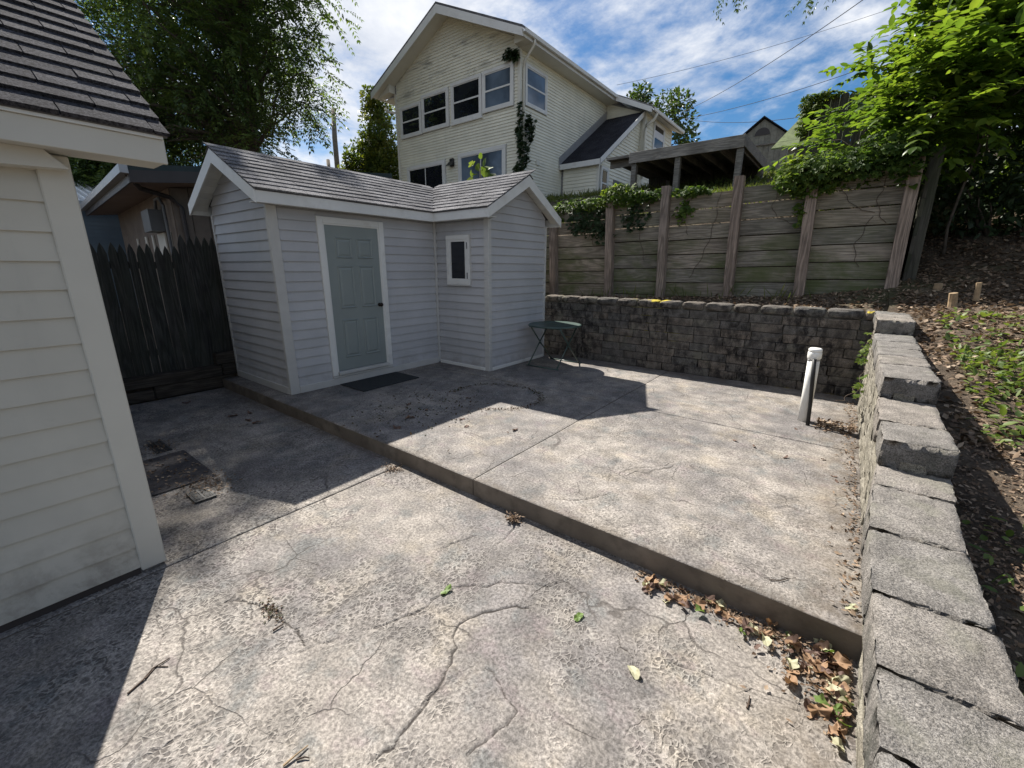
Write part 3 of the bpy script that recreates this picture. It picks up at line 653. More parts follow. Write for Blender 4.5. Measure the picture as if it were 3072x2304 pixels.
for nm, lo, hi in (('casing', (CX-.02, DY0-CAS, DZ0-.06), (CX+.022, DY0-.012, DZ1+CAS)), ('casing', (CX-.02, DY1+.012, DZ0-.06), (CX+.022, DY1+CAS, DZ1+CAS)), ('casing', (CX-.02, DY0-.012, DZ1+.012), (CX+.020, DY1+.012, DZ1+CAS))):
    o = part(sh, nm, cbox(lo, hi, .005), M['white_trim'])
for lo, hi in (((CX-.02, DY0-.012, DZ0-.02), (CX+.008, DY0+.006, DZ1+.012)), ((CX-.02, DY1-.006, DZ0-.02), (CX+.008, DY1+.012, DZ1+.012)), ((CX-.02, DY0+.006, DZ1-.006), (CX+.007, DY1-.006, DZ1+.012))):
    part(sh, 'door_stop', box(lo, hi), M['white_trim'])
part(sh, 'threshold', cbox((CX-.02, DY0-.012, DZ0-.055), (CX+.05, DY1+.012, DZ0-.006), .006), M['trim_shed'])
part(sh, 'threshold', cbox((CX-.02, DY0-CAS, DZ0-.098), (CX+.02, DY1+CAS, DZ0-.062), .005), M['trim_shed'])
# window
wn = window(sh, (-5.445, IY+.005, 1.405), X1, -Y1, .515, .78, .062, M['white_trim'], M['glass'], 'one', .04)
for zc in (2.02, 1.55): part(wn, 'hinge', cbox((-4.975, IY-.046, zc-.05), (-4.962, IY-.03, zc+.05), .003), M['utility_grey'])
part(wn, 'sill', cbox((-5.46, IY-.035, 1.383), (-4.915, IY+.02, 1.404), .004), M['trim_shed'])
part(wn, 'casing', join(box((-5.462, IY-.012, 1.404), (-5.446, IY+.02, 2.20)), box((-4.929, IY-.012, 1.404), (-4.913, IY+.02, 2.20)), box((-5.446, IY-.012, 2.186), (-4.929, IY+.02, 2.20))), M['trim_shed'])
# roof
FZ0, FZ1 = 2.40, 2.532
ex = CX+OV; exb = BX-OV; yl = CY-OV; wx = WX+OV-.01; yw0 = IY-OV; yw1 = GY+OV
part(sh, 'fascia', cbox((ex-.02, yl+.021, FZ0), (ex, yw0+.002, FZ1), .003), M['white_trim'])
part(sh, 'fascia', cbox((ex-.018, yw0, FZ0+.002), (wx-.021, yw0+.02, FZ1), .003), M['white_trim'])
part(sh, 'fascia', cbox((exb, yl+.021, FZ0), (exb+.02, yw1, FZ1), .003), M['white_trim'])
part(sh, 'fascia', cbox((exb+.02, yw1-.02, FZ0), (wx-.021, yw1, FZ1), .003), M['white_trim'])
cm = 1/math.hypot(1, pitch); sm_ = pitch*cm; cw = 1/math.hypot(1, pw); sw = pw*cw
RB = .145
def rake(axis, p_e, p_r, plane, d):   # board between eave point and ridge point (2D: coord, z) on a plane
    e, zc = p_e; r, zr = p_r; sgn = 1 if r > e else -1
    poly2 = [(e, zc), (r, zr), (r, zr-RB*1.12), (e, zc-RB)]
    if axis == 'x': pts = [(q, plane, z) for q, z in poly2]; off = (0, d, 0)
    else: pts = [(plane, q, z) for q, z in poly2]; off = (d, 0, 0)
    part(sh, 'rake_board', prism(pts, off), M['white_trim'])
rake('x', (ex+.004, EAVE-.008), (RX, RIDGE-.008), yl, .02); rake('x', (exb-.004, EAVE-.008), (RX, RIDGE-.008), yl, .02)
rake('y', (yw0-.004, EAVE-.008), (RYW, RIDGE-.008), wx, -.02); rake('y', (yw1+.004, EAVE-.008), (RYW, RIDGE-.008), wx, -.02)
T = .016
def deck(pts): part(sh, 'roof_deck', prism([np.array(p)-Z1*T for p in pts], (0, 0, T)), M['deck_under'])
deck([(ex, yl+.004, EAVE), (ex, yw0, EAVE), (RX, RYW, RIDGE), (RX, yl+.004, RIDGE)])
deck([(exb, yl+.004, EAVE), (RX, yl+.004, RIDGE), (RX, RYW, RIDGE), (exb, yw1, EAVE)])
deck([(ex, yw0, EAVE), (wx-.004, yw0, EAVE), (wx-.004, RYW, RIDGE), (RX, RYW, RIDGE)])
deck([(wx-.004, yw1, EAVE), (exb, yw1, EAVE), (RX, RYW, RIDGE), (wx-.004, RYW, RIDGE)])
bud = [285]
hl = DD/2+OV; sl = math.hypot(hl, RIDGE-EAVE); rows = int(sl/.135)+1
shingles(sh, M['shingle_shed'], (ex+.012, 0, EAVE+.001), Y1, (-cm, 0, sm_), (sm_, 0, cm), rows, .137, .33, lambda d: (yl-.006, yw0+(RYW-yw0)*min(1, d/sl)+.03), .012, bud, 8)
hw = GG/2+OV; slw = math.hypot(hw, RIDGE-EAVE)
shingles(sh, M['shingle_shed'], (0, yw0-.012, EAVE+.001), X1, (0, cw, sw), (0, -sw, cw), rows, .137, .33, lambda d: (ex-(ex-RX)*min(1, d/slw)-.03, wx+.006), .012, bud, 9)
for i in range(28):                                   # ridge caps
    y = yl-.006+i*.132
    if y > RYW-.05: break
    part(sh, 'ridge_cap', join(prism([(RX+.10, y, RIDGE-.10*pitch+.008), (RX, y, RIDGE+.014), (RX, y+.16, RIDGE+.010), (RX+.10, y+.16, RIDGE-.10*pitch+.004)], (0, 0, .007)), prism([(RX-.10, y, RIDGE-.10*pitch+.008), (RX, y, RIDGE+.014), (RX, y+.16, RIDGE+.010), (RX-.10, y+.16, RIDGE-.10*pitch+.004)], (0, 0, .007))), M['shingle_shed'])
for i in range(20):
    x = wx+.006-i*.132
    if x < RX+.1: break
    part(sh, 'ridge_cap', join(prism([(x, RYW-.10, RIDGE-.10*pw+.008), (x, RYW, RIDGE+.014), (x-.16, RYW, RIDGE+.010), (x-.16, RYW-.10, RIDGE-.10*pw+.004)], (0, 0, .007)), prism([(x, RYW+.10, RIDGE-.10*pw+.008), (x, RYW, RIDGE+.014), (x-.16, RYW, RIDGE+.010), (x-.16, RYW+.10, RIDGE-.10*pw+.004)], (0, 0, .007))), M['shingle_shed'])
part(sh, 'drip_edge', box((ex-.005, yl+.02, FZ1+.001), (ex+.008, yw0-.006, EAVE-.001)), M['deck_under'])
# soffits: eaves (level) and rakes (sloping panels)
part(sh, 'soffit', box((CX-.02, yl+.03, FZ0+.012), (ex-.021, IY-.01, FZ0+.022)), M['soffit'])
part(sh, 'soffit', box((CX+.0, yw0+.021, FZ0+.0125), (wx-.03, IY+.02, FZ0+.0225)), M['soffit'])
for side in (-1, 1):
    for k in range(8):
        t0, t1 = k/8, (k+1)/8-.008
        e0, e1 = RX+side*min(hl*(1-t0), hl-.03), RX+side*hl*(1-t1); z0, z1 = EAVE-.085+(RIDGE-EAVE)*t0, EAVE-.085+(RIDGE-EAVE)*t1
        part(sh, 'soffit_panel', prism([(e0, yl+.021, z0), (e1, yl+.021, z1), (e1, CY+.018, z1), (e0, CY+.018, z0)], (0, 0, .012)), M['soffit'])
        e0, e1 = RYW+side*min(hw*(1-t0), hw-.03), RYW+side*hw*(1-t1)
        part(sh, 'soffit_panel', prism([(wx-.021, e0, z0), (wx-.021, e1, z1), (WX-.018, e1, z1), (WX-.018, e0, z0)], (0, 0, .012)), M['soffit'])

# ------------------------------------------------------------------ doormat, table, pipe
solo('doormat', cbox((-5.70, 3.24, .004), (-5.11, 4.24, .016), .004), M['rubber'], 'thin black rubber doormat lying before the shed door', 'doormat')
tb = thing('bistro_table', (-3.98, 6.38, 0), 'round dark green folding metal table beside the shed wing', 'table')
tv, tf = lathe((-3.98, 6.38, .70), [(.44, 0), (.462, .004), (.466, .014), (.462, .026), (.445, .030), (.43, .024), (.05, .026), (.02, .026)], 48)
part(tb, 'tabletop', (tv, tf), M['table'], True)
for xx in (-4.29, -3.70):
    part(tb, 'leg', tube([(xx, 6.03, .012), (xx, 6.36, .36), (xx+.0, 6.70, .70)], .0125, 8), M['table'], True)
    part(tb, 'leg', tube([(xx+.028, 6.76, .012), (xx+.028, 6.38, .36), (xx+.028, 6.05, .70)], .0125, 8), M['table'], True)
    part(tb, 'pivot', tube([(xx-.012, 6.37, .36), (xx+.045, 6.37, .36)], .009, 8), M['table'])
for y, x0, x1 in ((6.03, -4.33, -3.66), (6.76, -4.30, -3.64)): part(tb, 'foot_bar', tube([(x0, y, .011), (x1, y, .011)], .011, 8), M['table'], True)
for y in (6.05, 6.70): part(tb, 'cross_bar', tube([(-4.29, y, .695), (-3.67, y, .695)], .010, 8), M['table'])
pp = thing('standpipe', (-.165, 5.68, 0), 'white plastic standpipe with screw cap rising from the upper patio', 'pipe')
part(pp, 'pipe', tube([(-.165, 5.68, -.05), (-.168, 5.68, .4), (-.176, 5.68, .77)], .057, 24), M['pvc'], True)
part(pp, 'coupling', tube([(-.1755, 5.68, .725), (-.176, 5.68, .735), (-.177, 5.68, .79), (-.177, 5.68, .80)], [.061, .066, .066, .062], 24), M['pvc'], True)
part(pp, 'cap', tube([(-.177, 5.68, .80), (-.177, 5.68, .805), (-.178, 5.68, .832), (-.178, 5.68, .842)], [.058, .064, .064, .05], 24), M['pvc'], True)
part(pp, 'strap', tube([(-.176, 5.68, .704), (-.1765, 5.68, .722)], .0595, 24), M['galv'], True)
solo('conduit', tube([(-.112, 5.52, -.02), (-.125, 5.55, .2), (-.15, 5.59, .5), (-.168, 5.603, .73)], [.02, .02, .021, .02], 10), M['black_plastic'], 'slim black conduit leaning against the white standpipe', 'conduit', smooth=True)

# ------------------------------------------------------------------ drains
def drain(xa, xb, ya, yb, label):
    d = thing('drain_grate', ((xa+xb)/2, (ya+yb)/2, -.15), label, 'drain', 'drain grates in the lower patio'); z = -.148
    part(d, 'frame', join(box((xa, ya, z), (xb, ya+.014, z+.012)), box((xa, yb-.014, z), (xb, yb, z+.012)), box((xa, ya+.014, z), (xa+.014, yb-.014, z+.012)), box((xb-.014, ya+.014, z), (xb, yb-.014, z+.012))), M['iron'])
    part(d, 'sump', box((xa+.014, ya+.014, z-.001), (xb-.014, yb-.014, z+.003)), M['black_plastic'])
    n = 9
    for i in range(n):
        x = xa+.014+(xb-xa-.028)*(i+.5)/n; part(d, 'bar', box((x-.006, ya+.014, z+.003), (x+.006, yb-.014, z+.010)), M['iron'])
    part(d, 'rib', box((xa+.014, (ya+yb)/2-.006, z+.0105), (xb-.014, (ya+yb)/2+.006, z+.0125)), M['iron'])
drain(-4.07, -3.84, .85, 1.0, 'small iron drain grate with leaves at its edge, nearer the house corner post')
drain(-5.62, -5.25, .94, 1.07, 'small iron drain grate beyond the dark mat strip')
solo('floor_mat', cbox((-5.15, .58, -.148), (-4.26, 1.14, -.143), .002), M['asphalt_mat'], 'dark gritty mat lying on the lower patio between two drain grates', 'mat')

# ------------------------------------------------------------------ picket fence and low timber edging
fx = -7.67; fe = thing('picket_fence', (fx, 1.6, .1), 'old dark wooden picket fence with pointed tops behind the shed', 'fence')
y = .30; k = 0; rf = random.Random(5)
while y < 2.75:
    w = rf.uniform(.085, .10); zt = (1.97 if y < 2.1 else 2.11)+rf.uniform(-.012, .012); zb = (.10 if y < 2.1 else .2); lean = rf.uniform(-.008, .008)
    pts = [(fx, y, zb), (fx, y+w, zb), (fx, y+w+lean, zt-.14), (fx, y+w*.78+lean, zt-.06), (fx, y+w*.5+lean, zt), (fx, y+w*.22+lean, zt-.06), (fx, y+lean, zt-.14)]
    part(fe, 'picket', prism(pts, (-.018, 0, 0)), M['fencewood']); y += w+(rf.uniform(.004, .012) if .9 < y < 1.9 and rf.random() < .5 else .003)
for z in (.45, 1.65): part(fe, 'rail', box((fx-.065, .2, z), (fx-.02, 2.8, z+.09)), M['oldwood'])
ed = thing('timber_edging', (-7.54, 1.6, -.15), 'low dark timber edging along the patio below the picket fence', 'edging')
for y0, y1, z0, z1 in ((.2, 1.48, -.15, 0.0), (1.485, 2.5, -.15, .03), (.2, 1.15, .003, .14), (1.155, 2.35, .034, .20), (2.36, 2.75, .034, .21), (2.30, 2.75, .214, .39)):
    part(ed, 'timber', cbox((-7.68, y0, z0), (-7.53, y1, z1), .012), M['logwood'])

# ------------------------------------------------------------------ rear block wall
def rough_block(seed, nx=7, ny=4, nz=4, r=.05, amp=.02):
    """unit block -0.5..0.5 with rounded, uneven faces"""
    rg = np.random.default_rng(seed); V = {}; F = []; P = []
    def vid(i, j, k):
        if (i, j, k) not in V:
            V[(i, j, k)] = len(P); p = np.array([gx[i], gy[j], gz[k]])
            P.append(p)
        return V[(i, j, k)]
    def gl(n):
        e = r*.22; return np.concatenate([[-.5, -.5+e], np.linspace(-.5+e, .5-e, n-1)[1:-1], [.5-e, .5]]) if n >= 4 else np.linspace(-.5, .5, n+1)
    gx, gy, gz = gl(nx), gl(ny), gl(nz)
    for i in range(nx):
        for j in range(ny):
            F.append([vid(i,j,0), vid(i,j+1,0), vid(i+1,j+1,0), vid(i+1,j,0)]); F.append([vid(i,j,nz), vid(i+1,j,nz), vid(i+1,j+1,nz), vid(i,j+1,nz)])
    for i in range(nx):
        for k in range(nz):
            F.append([vid(i,0,k), vid(i+1,0,k), vid(i+1,0,k+1), vid(i,0,k+1)]); F.append([vid(i,ny,k), vid(i,ny,k+1), vid(i+1,ny,k+1), vid(i+1,ny,k)])
    for j in range(ny):
        for k in range(nz):
            F.append([vid(0,j,k), vid(0,j,k+1), vid(0,j+1,k+1), vid(0,j+1,k)]); F.append([vid(nx,j,k), vid(nx,j+1,k), vid(nx,j+1,k+1), vid(nx,j,k+1)])
    P = np.array(P); size = np.array([.38, .30, .145]); Q = P*size
    core = np.clip(Q, -(size/2-r*.4), size/2-r*.4); d = Q-core; ln = np.linalg.norm(d, axis=1)[:, None]
    Q = np.where(ln > r*.4, core+d/np.maximum(ln, 1e-6)*r*.4, Q)
    Q += rg.normal(0, amp*.3, Q.shape)*np.array([1, 1, .6])
    return Q/size, F
BLK = [mk_mesh('block', *rough_block(s, 6, 2, 4, .03, .010), M['wallblock'], False) for s in range(6)]
CAPR = [mk_mesh('cap_block', *rough_block(20+s, 8, 5, 5, .16, .010), M['wallblock'], True) for s in range(5)]
def place(root, name, me, c, size, rz=0.0, ry=0.0, rx=0.0):
    o = bpy.data.objects.new(name, me); link(o, root); o.location = np.array(c)-BASE[root]; o.scale = size; o.rotation_euler = (rx, ry, rz); return o
bw = thing('block_retaining_wall', (-2, 7.28, 0), 'dark weathered concrete block retaining wall with rounded cap blocks behind the patio', 'wall')
RW = 1.16/9; rr = random.Random(2)
for r in range(9):
    capr = r == 8; z0 = r*RW+.003; x = -4.75-(.19 if r % 2 else 0)
    setb = .012*(r-7)                                   # courses step back upwards
    while x < .30:
        w = rr.uniform(.34, .42) if capr else rr.choice((.30, .40, .44, .36, .42)); x1 = min(x+w, .34)
        if x1-x > .06:
            yf = 7.165+.005*r+rr.uniform(-.004, .004)-(.018 if capr else 0)
            place(bw, 'cap_block' if capr else 'block', rr.choice(CAPR if capr else BLK), ((x+x1)/2, yf+.14, z0+RW/2), (x1-x-(.007 if capr else .004), .28, RW*(1.04 if capr else .996)), rr.uniform(-.004, .004))
        x = x1
part(bw, 'backing', box((-4.8, 7.24, -.1), (.33, 7.40, 1.12)), M['mortar'])

RW = .145
# ------------------------------------------------------------------ side block wall, stepping up towards the back
sw_ = thing('side_retaining_wall', (.4, 3, -.15), 'grey concrete block side wall with flat caps stepping up beside the patio', 'wall')
CAPN = [mk_mesh('cap_block', *rough_block(40+s, 14, 12, 6, .042, .010), M['capblock'], True) for s in range(6)]
FACE = [mk_mesh('block', *rough_block(60+s, 7, 3, 5, .03, .03), M['mortar'], False) for s in range(6)]
XT = ([0.6, 1.2, 1.54, 1.95, 2.4, 2.69, 3.56, 5.9, 7.2], [.205, .206, .214, .222, .240, .262, .275, .300, .325])   # inner edge of the caps
XB = ([1.7, 2.4, 7.2], [.305, .325, .325])
WID = ([1.2, 2.5, 4, 6, 7.2], [.262, .262, .268, .300, .30])
LEV = [(.2, 2.68, .725), (2.68, 3.57, .87), (3.57, 6.0, 1.015), (6.0, 7.30, 1.16)]
caps = {0: [.2, .62, .98, 1.225, 1.555, 1.975, 2.43, 2.68], 1: [2.68, 3.03, 3.57], 2: [3.57, 4.10, 4.52, 4.97, 5.42, 6.0], 3: [6.0, 6.42, 6.86, 7.30]}
topat = lambda y: next(t for a, b, t in LEV if a-1e-6 <= y < b+1e-6)
rr = random.Random(9)
for li, (ya, yb, zt) in enumerate(LEV):
    cuts = caps[li]
    for a, b in zip(cuts[:-1], cuts[1:]):
        m = (a+b)/2; x0 = interp(m, *XT); w = interp(m, *WID); rot = -math.atan((interp(b, *XT)-interp(a, *XT))/(b-a))+rr.uniform(-.02, .02)
        lastb = b+(.08 if (b == yb and li < 3) else 0)
        place(sw_, 'cap_block', rr.choice(CAPN), (x0+w/2+rr.uniform(-.006, .006), (a+lastb)/2, zt-RW/2), ((w+.012), (lastb-a-.008), RW*1.02), rot, rr.uniform(-.012, .012))
    nc = int(round((zt-RW+.15)/RW))
    for c in range(nc):
        z0 = zt-RW*(c+2); z1 = z0+RW; y = ya-(.2 if c % 2 else 0)
        if li == 0: y = ya
        if z1 < -.17: break
        while y < yb:
            y1 = min(y+rr.uniform(.34, .44), yb); y0c = max(y, ya)
            if y1-y0c > .05:
                m = (y0c+y1)/2; f = max(0., min(1., ((z0+z1)/2)/(zt-.05))); xi = interp(m, *XB)*(1-f)+interp(m, *XT)*f+.012
                place(sw_, 'block', rr.choice(FACE), (xi+.115+rr.uniform(-.004, .004), m, (z0+z1)/2), (.23, y1-y0c-.002, RW*1.03), rr.uniform(-.015, .015))
            y = y1
for ya, yb, zt in LEV:
    part(sw_, 'mortar_core', prism([(.36, ya, -.2), (.44, ya, -.2), (.44, ya, zt-.10), (.34, ya, zt-.10)], (0, yb-ya, 0)), M['mortar'])

# ------------------------------------------------------------------ timber retaining wall
tw = thing('timber_retaining_wall', (-2.3, 8.3, 1.1), 'tall weathered plank retaining wall with square posts above the block wall', 'wall')
PX = [-5.20, -3.88, -2.82, -1.645, -.615, .475]; PT_ = [-5.28, -3.96, -2.89, -1.70, -.685, .445]; PBZ = [1.05, 1.06, 1.10, 1.17, 1.24, 1.40]; PTZ = [2.88, 2.96, 3.10, 3.13, 3.12, 3.14]
rr = random.Random(12)
def quadbar(p0, p1, hw, y0, y1):
    a, b = p0, p1
    return np.array([(a[0]-hw, y0, a[1]), (a[0]+hw, y0, a[1]), (a[0]+hw, y1, a[1]), (a[0]-hw, y1, a[1]), (b[0]-hw, y0, b[1]), (b[0]+hw, y0, b[1]), (b[0]+hw, y1, b[1]), (b[0]-hw, y1, b[1])], float), [[3,2,1,0],[4,5,6,7],[0,1,5,4],[1,2,6,5],[2,3,7,6],[3,0,4,7]]
for xb, xt, zb, zt in zip(PX, PT_, PBZ, PTZ):
    part(tw, 'post', quadbar((xb, zb-.05), (xt, zt), .072, 8.20+rr.uniform(-.01, .01), 8.338), M['post'])
part(tw, 'post', quadbar((.66, 1.35), (.64, 3.25), .07, 8.42, 8.56), M['oldwood'])
for i in range(-1, 5):
    xa, xb = (PX[i], PX[i+1]) if i >= 0 else (-6.4, PX[0])
    za = PBZ[i] if i >= 0 else 1.0; zb = PBZ[i+1]
    ztA = [2.86, 2.86, 2.93, 2.93, 2.98, 3.04][i+1]; n = 8; z = ztA
    for k in range(n):
        h = .236+rr.uniform(-.006, .006); g = .020 if k < 3 and i >= 1 else .016
        z0 = z-h; tilt = rr.uniform(-.004, .004)+(.018 if i >= 0 else 0)
        if z < min(za, zb)-.1: break
        l = xa-(.05 if rr.random() < .5 else .0); r_ = xb
        pts = [(l, 8.341, z0-tilt/2), (r_, 8.341, z0+tilt/2), (r_, 8.341, z0+h+tilt/2), (l, 8.341, z0+h-tilt/2)]
        part(tw, 'plank', prism(pts, (0, .04+rr.uniform(0, .006), 0)), M['plank']); z = z0-g
for k in range(8):
    z1 = 3.10-k*.243; part(tw, 'plank', box((.585, 8.40, z1-.236), (.625, 11.4, z1)), M['oldwood'])
# ------------------------------------------------------------------ cream two-storey house on the hill
YH, XH, XL, YB = 13.52, -10.14, -16.9, 20.2
WT, RZ, RXX = 8.91, 10.86, -13.52
ch = thing('cream_house', (-13.5, 16.5, 4.2), 'cream lap sided two-storey gabled house standing uphill behind the shed', 'house')
part(ch, 'wall', box((XL+.02, YH+.02, 3.2), (XH-.02, 24, WT)), M['core'])
part(ch, 'gable_wall', prism([(XL+.02, YH+.021, WT-.1), (XH-.02, YH+.021, WT-.1), (XH-.02, YH+.021, 9.19), (RXX, YH+.021, 10.76), (XL+.02, YH+.021, 9.19)], (0, .05, 0)), M['core'])
pf = (RZ-.12-WT)/(XH-RXX)
fH = lambda z: (XL+.10, XH-.10) if z < 9.15 else (RXX-(RXX-XL)*max(0, (10.76-z)/(10.76-9.15)), RXX+(XH-RXX)*max(0, (10.76-z)/(10.76-9.15)))
uw = [(-16.58, -15.22, 7.08, 8.30), (-15.18, -13.62, 7.10, 8.46), (-13.46, -11.87, 7.12, 8.52), (-11.84, -10.40, 7.20, 8.54)]
lw = [(-16.30, -13.92, 4.1, 5.93), (-13.15, -10.74, 4.1, 6.02)]
siding(ch, M['siding_yellow'], (0, YH+.02, 0), X1, -Y1, 3.9, 10.73, .104, lambda z: (max(fH(z)[0], XL+.1), min(fH(z)[1], XH-.1)), [(a-.02, b+.02, c-.02, d+.02) for a, b, c, d in uw+lw], .027, alt=(8.55, 9.75, M['siding_stained']))
siding(ch, M['siding_yellow'], (XH-.02, 0, 0), Y1, X1, 4.2, WT-.05, .104, lambda z: (YH+.1, YB), [(13.80, 15.20, 7.22, 8.54)], .027)
for lo, hi in (((XH-.09, YH-.024, 3.8), (XH+.026, YH+.09, WT-.04)), ((XL-.006, YH-.024, 3.8), (XL+.09, YH+.08, WT-.04))): part(ch, 'corner_trim', cbox(lo, hi, .005), M['cream_trim'])
for i, (a, b, c, d) in enumerate(uw): window(ch, (a, YH-.0, c), X1, -Y1, b-a, d-c, .11, M['white_trim'], M['glass'] if i < 3 else M['glass_blue'], 'h', .06)
part(ch, 'window_sill', cbox((-13.5, YH-.07, 7.07), (-11.84, YH+.01, 7.119), .005), M['white_trim'])
for i, (a, b, c, d) in enumerate(lw): window(ch, (a, YH-.0, c), X1, -Y1, b-a, d-c, .13, M['white_trim'], M['glass'] if i == 0 else M['glass_blue'], 'v', .07, 'sliding_door')
window(ch, (XH, 13.80, 7.24), Y1, X1, 1.38, 1.29, .09, M['white_trim'], M['glass_blue'], 'h', .05)
lm = part(ch, 'wall_lamp', cbox((-13.62, YH-.10, 5.62), (-13.40, YH+.01, 5.92), .03), M['black_plastic']); part(lm, 'lamp_shade', prism([(-13.70, YH-.24, 5.62), (-13.34, YH-.24, 5.62), (-13.40, YH-.10, 5.80), (-13.62, YH-.10, 5.80)], (0, .08, .02)), M['black_plastic'])
part(ch, 'vent', cbox((XH-.0, 14.55, 5.44), (XH+.04, 14.78, 5.60), .01), M['cream_trim'])
# roof: rakes overhang 0.6, eaves 0.55; eave z slightly under the wall top line
OY = .62; OX = .55; slope = (RZ-9.06)/(-9.6-RXX+.0)
def zr(x): return RZ+.10-slope*abs(x-RXX)
xe, xw = XH+OX, XL-OX-.3; y0 = YH-OY; YE = 20.3
RT = .07
part(ch, 'roof', prism([(RXX, y0, zr(RXX)), (xe, y0, zr(xe)), (xe, YE, zr(xe)), (RXX, YE, zr(RXX))], (0, 0, -RT)), M['shingle_shed'])
part(ch, 'roof', prism([(RXX, y0, zr(RXX)), (xw, y0, zr(xw)), (xw, 24, zr(xw)), (RXX, 24, zr(RXX))], (0, 0, -RT)), M['shingle_shed'])
xe2 = -7.85
part(ch, 'roof', prism([(RXX, YE+.002, zr(RXX)), (xe2, YE-.45, zr(xe2)), (xe2, 24, zr(xe2)), (RXX, 24, zr(RXX))], (0, 0, -RT)), M['shingle_shed'])
for xa in (xe, xw):
    part(ch, 'rake_board', prism([(RXX, y0, zr(RXX)-RT-.003), (xa, y0, zr(xa)-RT-.003), (xa, y0, zr(xa)-RT-.24), (RXX, y0, zr(RXX)-RT-.28)], (0, .03, 0)), M['white_trim'])
    part(ch, 'soffit', prism([(RXX, y0+.031, zr(RXX)-RT-.16), (xa, y0+.031, zr(xa)-RT-.16), (xa, YH+.02, zr(xa)-RT-.16), (RXX, YH+.02, zr(RXX)-RT-.16)], (0, 0, .02)), M['cream_trim'])
part(ch, 'soffit', box((XH-.02, YH+.02, WT-.04), (xe-.03, YE, WT-.02)), M['cream_trim'])
part(ch, 'soffit', box((xw+.03, YH+.02, WT-.14), (XL+.02, 20, WT-.12)), M['cream_trim'])
part(ch, 'fascia', box((xe-.03, y0+.031, zr(xe)-RT-.22), (xe-.002, YE, zr(xe)-RT-.004)), M['white_trim'])
def gutter(x, ya, yb, z): return prism([(x, ya, z), (x+.05, ya, z-.11), (x+.11, ya, z-.10), (x+.13, ya, z), (x+.12, ya, z), (x+.105, ya, z-.09), (x+.055, ya, z-.10), (x+.01, ya, z)], (0, yb-ya, 0))
for q0, q1 in ((XH-.02, xe-.031), (XL+.02, xw+.031)): part(ch, 'eave_return', prism([(q0, YH-.30, WT-.02), (q1, YH-.30, WT-.02 if q1 > q0 else WT-.12), (q1, YH-.30, zr(q1)-RT-.165), (q0, YH-.30, zr(q0)-RT-.165)], (0, .319, 0)), M['cream_trim'])
part(ch, 'gutter', gutter(xe, y0, YE, zr(xe)-RT-.03), M['white_trim'])
part(ch, 'downspout', tube([(xe+.06, YH+.0, zr(xe)-.20), (xe+.02, YH+.02, zr(xe)-.34), (XH+.10, YH+.10, 8.45), (XH+.055, YH+.16, 8.30), (XH+.055, YH+.16, 4.2)], .042, 8), M['cream_trim'], True)
part(ch, 'downspout', tube([(xw+.25, YH-.1, 8.45), (xw+.35, YH-.05, 8.30), (XL-.10, YH+.1, 8.22)], .045, 8), M['cream_trim'], True)
# rear wing carrying the lower roof line
WXX = -8.24; zwt = 8.28
part(ch, 'wall', box((XH-.03, YB+.02, 4.0), (WXX-.02, 23.7, zwt)), M['core'])
part(ch, 'gable_wall', prism([(XH, YB+.021, zwt), (WXX-.02, YB+.021, zwt), (XH, YB+.021, 9.0)], (0, .1, 0)), M['core'])
siding(ch, M['siding_yellow'], (0, YB+.02, 0), X1, -Y1, 5.0, 8.98, .104, lambda z: (XH, WXX-.12 if z < 8.25 else max(XH+.05, WXX-.12-(z-8.25)*2.6)), (), .027)
siding(ch, M['siding_yellow'], (WXX-.02, 0, 0), Y1, X1, 5.0, zwt, .16, lambda z: (YB+.12, 23.7), [(21.15, 22.60, 6.95, 8.16)], .024)
part(ch, 'corner_trim', cbox((WXX-.14, YB-.01, 5.0), (WXX+.008, YB+.12, zwt), .005), M['cream_trim'])
wv = window(ch, (WXX, 21.17, 6.97), Y1, X1, 1.40, 1.18, .10, M['white_trim'], M['glass'], 'h', .05)
part(wv, 'blind', box((WXX+.002, 21.3, 7.50), (WXX+.038, 22.45, 7.80)), M['paper'])
part(ch, 'rake_board', prism([(XH+OX+.05, YB-.40, zr(XH+OX+.05)-RT-.003), (xe2, YB-.40, zr(xe2)-RT-.003), (xe2, YB-.40, zr(xe2)-RT-.2), (XH+OX+.05, YB-.40, zr(XH+OX+.05)-RT-.22)], (0, .03, 0)), M['white_trim'])
part(ch, 'soffit', prism([(XH+OX, YB-.36, zr(XH+OX)-RT-.14), (xe2-.01, YB-.36, zr(xe2)-RT-.14), (xe2-.01, 24, zr(xe2)-RT-.14), (XH+OX, 24, zr(XH+OX)-RT-.14)], (0, 0, .02)), M['cream_trim'])
part(ch, 'gutter', gutter(xe2, YB-.4, 24, zr(xe2)-RT-.03), M['white_trim'])
part(ch, 'downspout', tube([(xe2+.06, YB+.1, zr(xe2)-.2), (xe2-.05, YB+.1, zr(xe2)-.42), (WXX+.05, YB+.02, 7.75), (WXX+.03, YB-.05, 7.6), (WXX+.03, YB-.05, 5.6)], .06, 8), M['cream_trim'], True)
